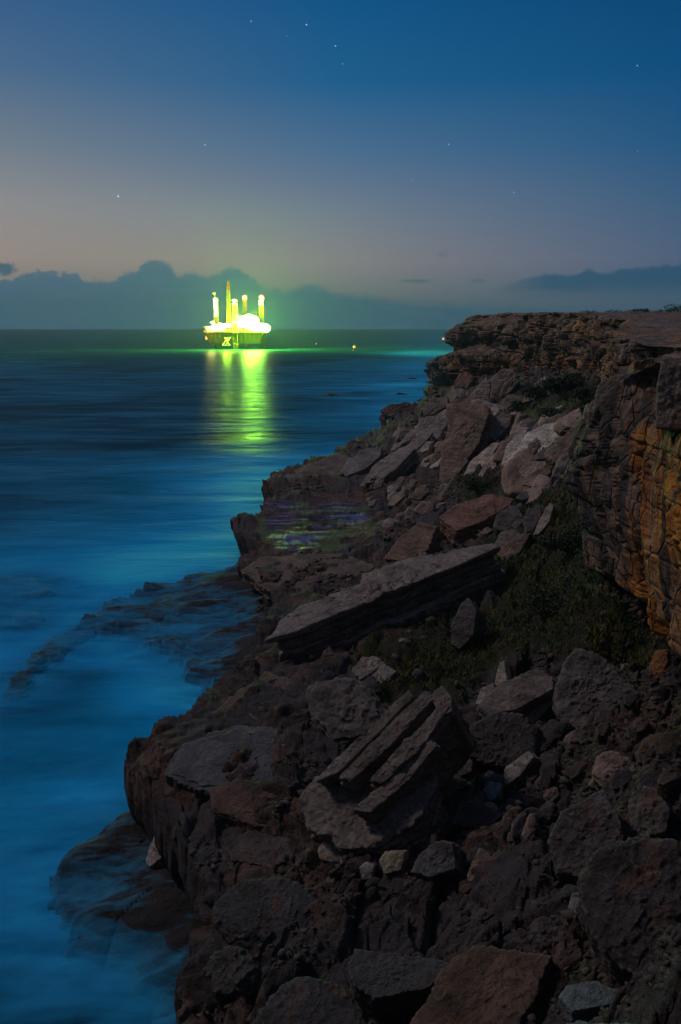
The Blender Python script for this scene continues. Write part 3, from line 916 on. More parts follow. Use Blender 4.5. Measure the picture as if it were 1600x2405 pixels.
org = sst(px + (py - 1000) * 0.12 + 40 * fbm(XX, YY * 0.6, Zc * .5, 3, 9), 1470, 1530) * sst(py, 970, 1020)
org = np.maximum(org, 0.7 * sst(py, 1330, 1400) * (px > 1400))
attr(me, 'orange', (org * (YY > 20)).ravel())
attr(me, 'flat', (sst(px, 1530, 1545) * (1 - sst(py, 1000, 1015)) * (YY > 20)).ravel())
attr(me, 'veg', (0 * XX).ravel())
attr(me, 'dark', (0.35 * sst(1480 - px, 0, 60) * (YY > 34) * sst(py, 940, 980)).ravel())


# ------------------------------------------------------------------ boulders and slabs
ICO = {}


def ico(level):
    if level not in ICO:
        b = bmesh.new()
        bmesh.ops.create_icosphere(b, subdivisions=level, radius=1)
        v = np.array([q.co[:] for q in b.verts])
        f = np.array([[q.index for q in p.verts] for p in b.faces])
        b.free()
        ICO[level] = (v, f)
    return ICO[level]


def ground_pt(px, py):
    """where that sight line meets the smooth slope"""
    d = ray(px, py)
    ys = 1 / np.linspace(1 / 5.0, 1 / 330.0, 3000)
    zz = HC + d[2] / d[1] * ys
    tt = tz(np.full(ys.shape, d[0] / d[1]), 25 / ys)
    k = np.argmax(zz < tt)
    if not (zz < tt).any():
        k = np.argmin(zz - tt)
    return np.array([ys[k] * d[0] / d[1], ys[k], zz[k]])


def poly_rock(n, d, dims, level, seed, rough=1.0, layers=0.0, sharp=44.0, laydir=(0, 0, 1), size=None):
    """block bounded by the planes n.x = d (centre inside), edges worn, surface broken"""
    v, f = ico(level)
    D = v * dims
    D = D / np.linalg.norm(D, axis=1)[:, None]
    q = np.maximum(D @ n.T / d, 1e-6)
    r = 1 / (q ** sharp).sum(1) ** (1 / sharp)
    P = D * r[:, None]
    L = size or float(np.mean(sorted(dims)[:2]) * 2)
    o = seed * 7.31
    X = P / L
    a = fbm(X[:, 0] * 1.6 + o, X[:, 1] * 1.6, X[:, 2] * 1.6, 3, seed) * 0.055
    a += fbm(X[:, 0] * 5 + o, X[:, 1] * 5, X[:, 2] * 5, 4, seed + 40, 0.55, True) * 0.022
    if level >= 6:
        a += fbm(X[:, 0] * 19 + o, X[:, 1] * 19, X[:, 2] * 19, 3, seed + 70, 0.6) * 0.012
    if layers:
        ld = np.array(laydir, float)
        w = P @ ld / layers + fbm(X[:, 0] * 1.2, X[:, 1] * 1.2, X[:, 2] * 1.2, 2, seed + 90) * 0.35
        wi = np.floor(w)
        fw = w - wi
        out = h3(wi, wi * 0, wi * 0, seed + 91) - 0.5
        side = 1 - np.abs(D @ ld) ** 2
        a += side * (out * 0.13 - 0.08 * (1 - sst(np.minimum(fw, 1 - fw), 0, 0.13)))
    P = P + D * (a * rough * L)[:, None]
    return P, f


def traced(outline, nrm, anchor, thick, level, seed, flare=0.12, **kw):
    """a block whose main face has this outline and lies on the given plane"""
    nrm = np.array(nrm, float)
    nrm /= np.linalg.norm(nrm)
    A = np.array(anchor, float)
    o = np.array([0, 0, HC])
    pts = []
    for p in outline:
        d = ray(*p)
        t = np.dot(nrm, A - o) / np.dot(nrm, d)
        pts.append(o + d * t)
    pts = np.array(pts)
    c = pts.mean(0)
    u = pts[np.argmax(np.linalg.norm(pts - c, axis=1))] - c
    u /= np.linalg.norm(u)
    v = np.cross(nrm, u)
    q = np.stack([(pts - c) @ u, (pts - c) @ v], 1)
    hull_ = []                                        # keep the convex outline only
    for sgn in (1, -1):
        ch = []
        for p in sorted(map(tuple, q), reverse=sgn < 0):
            while len(ch) > 1 and (ch[-1][0] - ch[-2][0]) * (p[1] - ch[-2][1]) - (ch[-1][1] - ch[-2][1]) * (p[0] - ch[-2][0]) <= 0:
                ch.pop()
            ch.append(p)
        hull_ += ch[:-1]
    q = np.array(hull_)
    c = c + u * q[:, 0].mean() + v * q[:, 1].mean()
    q = q - q.mean(0)
    ctr = c - nrm * thick / 2
    ns, ds = [np.array([0, 0, 1.0]), np.array([0, 0, -1.0])], [thick / 2, thick / 2]
    ar = 0.5 * np.sum(q[:, 0] * np.roll(q[:, 1], -1) - q[:, 1] * np.roll(q[:, 0], -1))
    rng = random.Random(seed)
    for i in range(len(q)):
        a, b = q[i], q[(i + 1) % len(q)]
        e = b - a
        if ar < 0:
            e = -e
        nn = np.array([e[1], -e[0]])
        nn /= np.linalg.norm(nn) + 1e-9
        tl = flare * rng.uniform(-0.6, 1.6)
        n3 = np.array([nn[0], nn[1], tl])
        n3 /= np.linalg.norm(n3)
        dd = np.dot(n3, [a[0], a[1], thick / 2])
        dd = max(dd, 0.08 * thick)
        ns.append(n3)
        ds.append(dd)
    dims = np.array([np.ptp(q[:, 0]) / 2, np.ptp(q[:, 1]) / 2, thick / 2])
    P, f = poly_rock(np.array(ns), np.array(ds), dims, level, seed, **kw)
    W = P[:, :1] * u + P[:, 1:2] * v + P[:, 2:3] * nrm + ctr
    return W, f, c


def rock(label, parts, tint, group=None, name="boulder", cat="rock", seed=None):
    """one rock; parts: (outline, normal, anchor, lift, thickness, options)"""
    V, Fs, k = [], [], 0
    for i, (outl, nrm, anc, lift, thick, kw) in enumerate(parts):
        if len(anc) == 2:
            A = ground_pt(*anc)
        else:
            A = Z(*anc)
        A = A + np.array([0, 0, lift])
        ext = max(np.ptp([p[0] for p in outl]), np.ptp([p[1] for p in outl]))
        lev = 7 if ext > 170 else 6 if ext > 45 else 5
        sd = (seed or (int(outl[0][0]) * 7 + int(outl[0][1]))) % 9973 + i * 13
        W, f, c = traced(outl, nrm, A, thick, lev, sd, **kw)
        V.append(W)
        Fs.append(f + k)
        k += len(W)
    V = np.concatenate(V)
    base = np.array([V[:, 0].mean(), V[:, 1].mean(), V[:, 2].min()])
    me = mesh_np(name, V - base, np.concatenate(Fs))
    o = link(name, me, ROCK, loc=tuple(base))
    o.color = tuple(tint) + (1,)
    tag(o, label, cat, group)
    return o


GREY = (0.165, 0.145, 0.140)
DGREY = (0.095, 0.088, 0.092)
BROWN = (0.165, 0.110, 0.085)
RED = (0.20, 0.105, 0.075)
PALE = (0.34, 0.30, 0.27)
ORNG = (0.30, 0.13, 0.05)
N1 = (-.45, -.6, .66)
up = (-.25, -.2, .95)

rock("long tilted slab with flat light top and dark front face lying below the grassy slope",
     [([(640, 1497), (668, 1452), (821, 1378), (976, 1315), (1143, 1280), (1166, 1290), (988, 1345), (821, 1415), (712, 1478)], (-.2, -.15, .97), (670, 1480, 5.5), 1.1, 3.6, dict(layers=0.75, flare=0.05, rough=1.7)),
      ], (0.20, 0.172, 0.165), name="boulder", cat="slab")
rock("reddish flat topped slab leaning just behind the upper end of the long tilted slab",
     [([(1030, 1214), (1060, 1190), (1150, 1160), (1206, 1172), (1195, 1187), (1130, 1225), (1075, 1245)], (-.25, -.3, .9), (1110, 1205, 8.6), 0, 1.8, dict(layers=0.5))], RED, name="boulder", cat="slab")
rock("brown tilted block in the hollow left of the reddish flat topped slab",
     [([(905, 1310), (940, 1262), (985, 1228), (1024, 1238), (1003, 1290), (950, 1318)], (-.5, -.5, .7), (960, 1318), .9, 1.3, dict(layers=0.4))], BROWN)
rock("small grey rock standing in the dark notch above the long tilted slab",
     [([(965, 1330), (985, 1300), (1000, 1296), (1005, 1318), (990, 1335)], N1, (985, 1335), .4, .6, {})], GREY)
rock("grey block below the right end of the reddish slab",
     [([(1160, 1235), (1172, 1203), (1213, 1186), (1228, 1212), (1205, 1242), (1175, 1246)], N1, (1190, 1246), .8, 1.2, {})], DGREY)
rock("round grey rock wedged against the upper end of the long slab",
     [([(1158, 1280), (1178, 1247), (1210, 1242), (1232, 1262), (1200, 1285), (1175, 1292)], (-.4, -.5, .8), (1190, 1292), .8, 1.1, dict(sharp=10))], GREY)
rock("slanting brown block at the very end of the long slab beside the grass",
     [([(1166, 1292), (1230, 1256), (1246, 1252), (1225, 1290), (1200, 1322), (1184, 1318)], (-.3, -.6, .75), (1195, 1322), .9, 1.0, {})], BROWN)
rock("narrow pale shard catching the light above the grass slope",
     [([(1252, 1256), (1272, 1210), (1292, 1180), (1300, 1188), (1290, 1225), (1264, 1256)], (-.6, -.6, .5), (1262, 1256), .5, .6, {})], PALE)
rock("dark rock beside the pale shard at the top of the grass",
     [([(1228, 1222), (1240, 1195), (1268, 1188), (1272, 1208), (1252, 1245), (1236, 1248)], N1, (1250, 1248), .6, .9, {})], DGREY)
rock("dark upright rock poking out of the grass below the long slab",
     [([(1060, 1512), (1064, 1462), (1082, 1420), (1100, 1404), (1120, 1432), (1112, 1490), (1082, 1524)], (-.45, -.75, .45), (1082, 1524), .5, 1.3, {})], DGREY)
GREY, DGREY, BROWN = (0.215, 0.19, 0.18), (0.12, 0.11, 0.11), (0.20, 0.14, 0.11)  # upper talus tints lifted to look more brightly lit
# upper talus
rock("rounded grey boulder above the shoreline at the foot of the upper talus",
     [([(972, 1014), (985, 985), (1015, 973), (1045, 977), (1052, 995), (1030, 1032), (990, 1043)], (-.4, -.6, .65), (1000, 1043), 2.0, 3.5, dict(sharp=12))], GREY)
rock("big rust brown slab leaning down the middle of the upper talus",
     [([(1048, 948), (1090, 940), (1142, 946), (1150, 968), (1120, 1050), (1062, 1112), (1036, 1118), (1062, 1040), (1068, 985)], (-.42, -.62, .6), (1060, 1112), 2.2, 3.0, dict(layers=1.4))], BROWN, name="boulder", cat="slab")
rock("large whitish slab near the left edge of the overhanging cliff",
     [([(1216, 1066), (1240, 1015), (1268, 997), (1316, 991), (1328, 1002), (1312, 1050), (1288, 1086), (1218, 1080)], (-.45, -.5, .7), (1250, 1082), 2.0, 2.4, dict(layers=0.9))], (0.60, 0.56, 0.51), name="boulder", cat="slab")
rock("brownish slab directly below the large whitish slab",
     [([(1178, 1132), (1200, 1085), (1222, 1082), (1290, 1088), (1276, 1120), (1232, 1160), (1196, 1166)], (-.42, -.6, .65), (1200, 1166), 1.2, 2.0, dict(layers=0.7))], (0.33, 0.265, 0.23), name="boulder", cat="slab")
rock("dark slab with rusty lower edge between the whitish slab and the overhanging cliff",
     [([(1296, 1088), (1312, 1040), (1345, 1002), (1358, 1008), (1350, 1040), (1318, 1080)], (-.4, -.6, .65), (1300, 1088), 1.2, 1.6, dict(layers=0.6))], BROWN, name="boulder", cat="slab")
strips = [([(1088, 1118), (1110, 1078), (1160, 1038), (1174, 1040), (1140, 1090), (1104, 1122)], (0.42, 0.36, 0.32), "lowest of the long pale stone fingers left of the whitish slab"),
          ([(1122, 1118), (1144, 1078), (1178, 1050), (1188, 1056), (1172, 1088), (1140, 1120)], (0.36, 0.30, 0.26), "middle pale stone finger left of the whitish slab above the dark shrub"),
          ([(1176, 1092), (1190, 1045), (1224, 1002), (1240, 1004), (1222, 1050), (1192, 1096)], (0.42, 0.37, 0.34), "steep pale stone finger touching the left side of the whitish slab"),
          ([(1190, 1038), (1206, 1000), (1226, 986), (1234, 994), (1216, 1020), (1196, 1042)], (0.34, 0.28, 0.25), "short stone finger above the steep pale one in the upper talus"),
          ([(1030, 1128), (1054, 1100), (1092, 1074), (1100, 1082), (1070, 1120), (1040, 1136)], (0.17, 0.13, 0.11), "brown stone finger below the big rust brown slab")]
for ol, c, lb in strips:
    rock(lb, [(ol, (-.5, -.5, .7), (ol[0][0] + 8, ol[0][1]), 1.3, 1.4, dict(layers=0.5))], c, "stone fingers in the upper talus", name="boulder", cat="slab")
rock("long grey ribbed slab reaching down to the ledge from the middle of the talus",
     [([(846, 1140), (880, 1092), (930, 1058), (962, 1044), (974, 1054), (930, 1100), (872, 1142)], (-.42, -.45, .78), (860, 1142), 1.3, 1.6, dict(layers=0.45))], GREY, name="boulder", cat="slab")
rock("grey slab on the ledge left of the long ribbed slab",
     [([(798, 1112), (815, 1080), (860, 1054), (896, 1050), (894, 1070), (860, 1100), (815, 1118)], (-.4, -.4, .82), (815, 1118), 1.2, 1.5, {})], (0.15, 0.14, 0.15), name="boulder", cat="slab")
rock("long slanting stone above the ribbed slab running towards the rust brown slab",
     [([(930, 1050), (960, 1018), (1046, 962), (1058, 968), (1040, 1000), (962, 1046)], (-.4, -.55, .72), (940, 1050), 2.0, 2.0, dict(layers=0.8))], (0.27, 0.22, 0.20), name="boulder", cat="slab")
rock("small pale block below the rounded grey boulder",
     [([(960, 1060), (985, 1038), (1018, 1036), (1015, 1052), (975, 1070)], (-.4, -.5, .75), (975, 1070), 1.0, 1.3, {})], (0.36, 0.30, 0.26))
rock("pointed brownish block standing below the headland wall",
     [([(1104, 948), (1122, 908), (1142, 886), (1152, 902), (1148, 940), (1122, 958)], (-.4, -.7, .6), (1115, 956), 3, 5, {})], (0.28, 0.22, 0.19))
rock("broad triangular block standing against the layered wall at the top of the talus",
     [([(1152, 932), (1160, 880), (1182, 862), (1204, 864), (1220, 895), (1200, 920), (1166, 940)], (-.3, -.75, .55), (1166, 940), 3, 5, {})], (0.21, 0.155, 0.13))
rock("reddish boulder sitting highest in the talus under the headland",
     [([(1066, 898), (1078, 876), (1096, 871), (1114, 882), (1110, 906), (1080, 914)], (-.3, -.7, .6), (1085, 914), 4, 7, dict(sharp=12))], RED)
rock("flat dark boulder jutting out over the water left of the upper talus",
     [([(897, 962), (914, 951), (953, 945), (992, 952), (988, 974), (940, 985), (908, 976)], (-.15, -.8, .55), (945, 985, 3.6), 1.2, 8, dict(layers=1.3))], (0.13, 0.085, 0.065))
rock("dark slab under the shrubs in the upper talus",
     [([(1142, 1018), (1150, 988), (1180, 970), (1204, 972), (1196, 1000), (1160, 1036)], (-.4, -.6, .65), (1160, 1036), 1.6, 2.2, dict(layers=0.8))], (0.15, 0.13, 0.125), name="boulder", cat="slab")
rock("pale rock in the talus between the pointed block and the rust brown slab",
     [([(1040, 940), (1070, 912), (1098, 920), (1100, 936), (1060, 948)], (-.35, -.6, .7), (1060, 948), 2, 4, {})], (0.24, 0.2, 0.18))
rock("grey block on the skyline of the talus right of the jutting dark boulder",
     [([(992, 958), (1014, 938), (1050, 930), (1052, 950), (1020, 972), (996, 976)], (-.35, -.6, .7), (1005, 976), 2, 4, {})], (0.17, 0.14, 0.125))
rock("upright stub of rock on the ledge edge above the water",
     [([(812, 1050), (816, 1034), (834, 1032), (842, 1048), (830, 1060)], (-.2, -.8, .5), (825, 1060), 1.5, 2.5, {})], DGREY)
# middle ground
rock("block with a wave worn hollow lying in the grass below the long slab",
     [([(826, 1574), (848, 1546), (884, 1541), (905, 1556), (880, 1570), (846, 1596)], (-.3, -.5, .8), (840, 1600), .9, .9, dict(rough=1.6)),
      ([(866, 1604), (900, 1560), (931, 1576), (905, 1600), (880, 1612)], (-.5, -.3, .8), (880, 1612), .7, .9, dict(rough=1.6))], GREY)
rock("dark pitted block between the small hollowed block and the big layered boulder",
     [([(729, 1626), (745, 1606), (850, 1600), (890, 1640), (892, 1700), (850, 1728), (780, 1738), (744, 1692)], (-.25, -.55, .8), (790, 1738), 1.5, 2.2, dict(layers=0.5, rough=1.4))], DGREY)
LN = (-.38, -.46, .8)
GREY, DGREY, BROWN = (0.10, 0.088, 0.084), (0.05, 0.047, 0.05), (0.09, 0.06, 0.047)  # same tints darkened from here, foreground shade put into the colour
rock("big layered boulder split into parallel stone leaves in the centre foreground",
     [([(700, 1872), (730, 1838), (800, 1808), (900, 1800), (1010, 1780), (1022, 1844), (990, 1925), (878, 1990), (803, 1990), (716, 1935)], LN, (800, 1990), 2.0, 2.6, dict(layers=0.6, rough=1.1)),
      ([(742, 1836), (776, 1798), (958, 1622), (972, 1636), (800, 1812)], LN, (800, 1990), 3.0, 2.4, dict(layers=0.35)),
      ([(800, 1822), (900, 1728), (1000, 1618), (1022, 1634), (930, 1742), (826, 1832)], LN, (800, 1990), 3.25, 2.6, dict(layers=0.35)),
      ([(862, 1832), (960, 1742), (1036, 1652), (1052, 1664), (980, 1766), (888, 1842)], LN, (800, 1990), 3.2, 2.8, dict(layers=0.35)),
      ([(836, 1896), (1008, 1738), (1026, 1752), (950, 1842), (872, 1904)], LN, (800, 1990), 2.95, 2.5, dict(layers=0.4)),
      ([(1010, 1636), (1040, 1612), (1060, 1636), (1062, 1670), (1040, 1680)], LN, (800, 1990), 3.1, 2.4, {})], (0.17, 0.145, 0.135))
rock("upright pale shard standing behind the stacked rocks",
     [([(1158, 1628), (1166, 1585), (1174, 1556), (1184, 1552), (1190, 1600), (1178, 1628)], (-.65, -.65, .35), (1170, 1634), .5, .4, {})], (0.42, 0.38, 0.35))
rock("small whitish stone leaning at the foot of the upright pale shard",
     [([(1118, 1652), (1128, 1620), (1158, 1604), (1166, 1625), (1142, 1656)], (-.5, -.6, .6), (1130, 1658), .5, .6, {})], (0.36, 0.35, 0.36))
rock("flat topped rock with a pale lip stacked on the rounded dark boulder",
     [([(1122, 1656), (1180, 1602), (1258, 1570), (1300, 1590), (1298, 1618), (1215, 1664), (1150, 1676)], (-.25, -.45, .85), (1200, 1700), 2.0, .9, dict(layers=0.4)),
      ([(1196, 1682), (1240, 1652), (1296, 1634), (1300, 1650), (1262, 1690), (1215, 1694)], (-.25, -.5, .8), (1200, 1700), 1.3, .8, {})], (0.19, 0.16, 0.15))
rock("rounded dark boulder under the flat topped stacked rock",
     [([(1079, 1742), (1100, 1704), (1150, 1668), (1230, 1674), (1264, 1720), (1250, 1780), (1200, 1806), (1120, 1792)], (-.3, -.65, .68), (1150, 1806), .9, 2.4, dict(sharp=12))], DGREY)
rock("small brown rock at the left foot of the rounded dark boulder",
     [([(1062, 1790), (1080, 1762), (1110, 1790), (1106, 1814), (1080, 1820)], N1, (1085, 1820), .5, .8, {})], GREY)
rock("large triangular grey boulder leaning under the overhang",
     [([(1308, 1610), (1325, 1560), (1350, 1523), (1398, 1532), (1432, 1556), (1500, 1626), (1508, 1672), (1486, 1708), (1400, 1702), (1330, 1704), (1310, 1660)], (-.28, -.72, .62), (1380, 1708), .9, 2.6, dict(rough=1.1))], (0.12, 0.108, 0.11))
rock("orange stained block at the right under the overhang",
     [([(1524, 1572), (1538, 1526), (1568, 1524), (1566, 1566), (1540, 1594)], (-.4, -.7, .6), (1540, 1594), .6, 1.0, {})], ORNG)
rock("small bluish stone touching the right shoulder of the triangular boulder",
     [([(1454, 1580), (1462, 1560), (1478, 1566), (1482, 1590), (1466, 1592)], N1, (1466, 1596), .4, .5, {})], (0.25, 0.26, 0.30))
rock("knobbly brown rock on the slope below the triangular boulder",
     [([(1394, 1832), (1404, 1780), (1440, 1764), (1500, 1798), (1504, 1850), (1440, 1858)], (-.35, -.65, .65), (1440, 1858), .6, 1.5, dict(rough=1.5))], (0.2, 0.15, 0.13))
rock("rough speckled rock near the right edge beside the pointed dark boulder",
     [([(1474, 1880), (1498, 1838), (1540, 1848), (1574, 1900), (1562, 1950), (1512, 1972), (1482, 1930)], (-.4, -.6, .7), (1510, 1972), .5, 1.5, dict(rough=1.3))], GREY)
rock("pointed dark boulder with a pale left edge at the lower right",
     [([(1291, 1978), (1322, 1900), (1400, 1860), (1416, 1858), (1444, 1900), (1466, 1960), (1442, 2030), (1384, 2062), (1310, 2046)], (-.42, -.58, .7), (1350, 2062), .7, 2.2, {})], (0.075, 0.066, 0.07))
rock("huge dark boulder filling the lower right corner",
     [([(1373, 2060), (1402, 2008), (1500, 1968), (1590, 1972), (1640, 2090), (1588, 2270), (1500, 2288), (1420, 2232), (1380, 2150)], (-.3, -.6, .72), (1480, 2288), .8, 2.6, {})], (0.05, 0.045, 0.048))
rock("long pale stone lying below the big layered boulder",
     [([(748, 1996), (758, 1976), (840, 1994), (886, 2006), (870, 2026), (800, 2030), (756, 2018)], (-.2, -.6, .75), (800, 2032), .5, .8, {})], (0.33, 0.285, 0.24))
rock("yellowish blocky stone right of the long pale stone",
     [([(892, 2022), (904, 1999), (952, 1998), (942, 2045), (904, 2052)], (-.2, -.65, .7), (915, 2054), .5, .8, {})], (0.33, 0.29, 0.21))
rock("small upright whitish stone between the long pale and the yellowish stone",
     [([(842, 2036), (858, 2024), (880, 2034), (874, 2064), (850, 2068)], (-.2, -.75, .6), (858, 2070), .35, .5, dict(sharp=10))], (0.36, 0.34, 0.33))
rock("dark wedge shaped rock right of the yellowish stone",
     [([(964, 2048), (985, 2010), (1025, 1976), (1062, 1980), (1070, 2038), (1010, 2058)], (-.3, -.65, .68), (1000, 2060), .7, 1.2, {})], (0.14, 0.14, 0.15))
rock("flat reddish stone among the debris in the middle right",
     [([(1158, 1958), (1180, 1936), (1250, 1938), (1284, 1964), (1252, 1986), (1182, 1978)], (-.2, -.5, .8), (1210, 1986), .5, .9, {})], (0.16, 0.075, 0.05))
rock("dark flat rock between the layered boulder and the reddish stone",
     [([(1062, 1934), (1080, 1890), (1120, 1878), (1178, 1914), (1142, 1950)], (-.2, -.55, .8), (1110, 1950), .5, 1.1, {})], DGREY)
rock("grey greenish shard below the rounded dark boulder",
     [([(1176, 1838), (1190, 1800), (1240, 1764), (1254, 1778), (1222, 1820), (1186, 1846)], (-.45, -.6, .65), (1190, 1848), .5, .7, {})], (0.25, 0.24, 0.22))
rock("small bluish stone next to the grey greenish shard",
     [([(1138, 1856), (1150, 1834), (1176, 1840), (1172, 1870), (1152, 1882)], N1, (1155, 1884), .35, .5, {})], (0.20, 0.24, 0.27))
rock("small pale stone in the gap left of the huge corner boulder",
     [([(1334, 2132), (1344, 2100), (1374, 2092), (1372, 2122), (1350, 2144)], N1, (1350, 2146), .3, .5, {})], (0.25, 0.27, 0.27))
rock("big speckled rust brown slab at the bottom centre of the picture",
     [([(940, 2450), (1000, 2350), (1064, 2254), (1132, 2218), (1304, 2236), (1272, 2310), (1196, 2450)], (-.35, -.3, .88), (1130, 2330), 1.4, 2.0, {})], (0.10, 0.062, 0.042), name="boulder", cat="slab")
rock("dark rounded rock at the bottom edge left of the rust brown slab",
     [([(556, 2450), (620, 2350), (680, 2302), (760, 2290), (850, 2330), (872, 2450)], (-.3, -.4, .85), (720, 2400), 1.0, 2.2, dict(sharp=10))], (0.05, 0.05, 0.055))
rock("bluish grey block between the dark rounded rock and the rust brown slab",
     [([(815, 2264), (840, 2232), (900, 2236), (1020, 2250), (1062, 2270), (1000, 2322), (880, 2344), (830, 2312)], (-.25, -.4, .87), (920, 2344), 1.0, 1.6, {})], (0.06, 0.062, 0.068))
rock("flat bluish stone lying in the lower right corner",
     [([(1316, 2338), (1333, 2312), (1400, 2305), (1492, 2342), (1440, 2356), (1345, 2374)], (-.2, -.2, .95), (1380, 2340), .5, .4, {})], (0.13, 0.18, 0.20), name="stone_slab", cat="slab")
rock("low dark dome of rock on the ledge at the lower left",
     [([(489, 2132), (530, 2080), (620, 2046), (720, 2060), (760, 2120), (742, 2190), (640, 2214), (540, 2202)], (-.25, -.3, .92), (630, 2150), .9, 2.4, dict(sharp=7))], (0.04, 0.04, 0.044))
rock("small dark rounded knob of the ledge above the bottom left water",
     [([(470, 2260), (500, 2225), (560, 2215), (600, 2260), (575, 2320), (500, 2330)], (-.3, -.4, .87), (530, 2330), .9, 1.8, dict(sharp=7, rough=1.5))], (0.04, 0.04, 0.04))
rock("pale fin of rock at the foot of the near ledge above the washed shelf",
     [([(340, 2020), (358, 1975), (372, 1944), (382, 1950), (380, 2012), (352, 2036)], (-.5, -.6, .6), (352, 2036, 1.2), .6, .8, {})], (0.28, 0.25, 0.24))
rock("pale block beside the fin at the foot of the near ledge",
     [([(380, 2004), (386, 1952), (414, 1962), (434, 2000), (402, 2034)], (-.3, -.7, .6), (400, 2034, 1.4), .7, 1.0, {})], (0.32, 0.28, 0.24))
rock("smooth blurred teal grey rock at the photographer's feet along the bottom edge",
     [([(1185, 2440), (1290, 2386), (1380, 2384), (1480, 2394), (1640, 2390), (1720, 2440), (1720, 2620), (1200, 2620)], (0, -.1, .99), (1400, 2392, 22.55), 0, .5, dict(sharp=9, rough=.5))], (0.16, 0.27, 0.29))

rock("pale smooth faced block set in the top of the near cliff at the right edge",
     [([(1538, 1006), (1544, 900), (1556, 838), (1680, 838), (1680, 1012)], (-.5, -.85, .12), (1570, 920, 22.55), 0, 5, dict(layers=1.1, rough=.5))], (0.23, 0.195, 0.165))
rock("dark finely layered block on the near cliff's brow left of the pale smooth block",
     [([(1390, 948), (1408, 905), (1450, 882), (1534, 868), (1534, 985), (1450, 985), (1396, 965)], (-.35, -.75, .55), (1450, 930, 21.66), 0, 3.2, dict(layers=0.33, rough=.7))], (0.13, 0.11, 0.10))
rock("orange brown block under the cliff rim above the dark layered block",
     [([(1482, 905), (1488, 846), (1536, 838), (1540, 905)], (-.4, -.85, .2), (1510, 880, 22.6), 0, 4.5, dict(layers=1.0))], (0.26, 0.15, 0.09))
rock("flat slab leaning on the cliff rim below the clifftop heath",
     [([(1340, 800), (1352, 782), (1425, 768), (1440, 775), (1400, 796)], (-.3, -.6, .75), (1380, 796, 25.6), 0, 2.5, {})], (0.2, 0.165, 0.15))

FL = (-.10, -.07, .99)
rock("grey weathered plate of rock lying flat on the near ledge left of the layered boulder",
     [([(392, 1806), (436, 1742), (560, 1708), (690, 1728), (724, 1790), (640, 1834), (470, 1846)], FL, (560, 1780), .45, .75, dict(layers=.3, rough=1.3))], (0.075, 0.077, 0.087), name="rock_plate", cat="rock plate")
rock("rust red plate of rock on the ledge just below the grey weathered plate",
     [([(500, 1858), (560, 1838), (660, 1842), (716, 1880), (690, 1940), (600, 1932), (512, 1896)], FL, (600, 1890), .40, .7, dict(layers=.25, rough=1.3))], (0.10, 0.05, 0.035), name="rock_plate", cat="rock plate")
rock("reddish plate of rock at the back of the near ledge below the long slab",
     [([(470, 1694), (556, 1622), (640, 1584), (704, 1604), (712, 1680), (610, 1702)], FL, (590, 1660), .45, .75, dict(layers=.3, rough=1.3))], (0.10, 0.062, 0.05), name="rock_plate", cat="rock plate")
rock("thin brown plate of rock on the ledge behind the long tilted slab",
     [([(572, 1338), (620, 1308), (800, 1304), (880, 1330), (770, 1388), (664, 1398)], FL, (700, 1350), .55, .9, dict(layers=.35, rough=1.2))], (0.13, 0.088, 0.07), name="rock_plate", cat="rock plate")
rock("long low plate of rock at the seaward corner above the wet platform",
     [([(630, 1134), (690, 1102), (800, 1062), (850, 1090), (780, 1122), (690, 1146)], FL, (740, 1110), .8, 1.3, dict(layers=.5, rough=1.2))], (0.12, 0.085, 0.07), name="rock_plate", cat="rock plate")
rock("dark plate of rock at the foot of the layered boulder on the near ledge",
     [([(520, 1968), (600, 1950), (700, 1966), (716, 2010), (640, 2036), (540, 2020)], FL, (620, 1995), .40, .7, dict(layers=.25, rough=1.3))], (0.07, 0.05, 0.045), name="rock_plate", cat="rock plate")

# low reefs breaking the far water
for i, (x0, x1, py, lb) in enumerate([(925, 1008, 889, "dark low reef awash close to the headland"), (700, 852, 927, "long thin reef awash in the middle of the far water"),
                                      (918, 962, 926, "short reef awash nearer the talus"), (978, 1010, 941, "small reef tight against the shore below the headland")]):
    a, b = Z(x0, py, 0.1), Z(x1, py, 0.1)
    L = np.linalg.norm(b - a)
    ns = np.array([[1, 0, .3], [-1, 0, .3], [0, 1, .4], [0, -1, .4], [0.2, 0, 1], [0, 0, -1], [.7, .7, .3], [-.7, -.7, .3], [-.3, 0, .95]], float)
    ns /= np.linalg.norm(ns, axis=1)[:, None]
    P, f = poly_rock(ns, np.array([L / 2, L / 2, L * .14, L * .14, 1.0, 1.5, L * .38, L * .38, 1.1]), np.array([L / 2, L * .14, 1.2]), 6, 60 + i, size=3.0, sharp=14, rough=1.5)
    o = link("reef_rock", mesh_np("reef_rock", P, f), ROCK, loc=tuple((a + b) / 2 + np.array([0, 0, -0.55])))
    o.color = (0.06, 0.055, 0.055, 1)
    tag(o, lb, "reef")

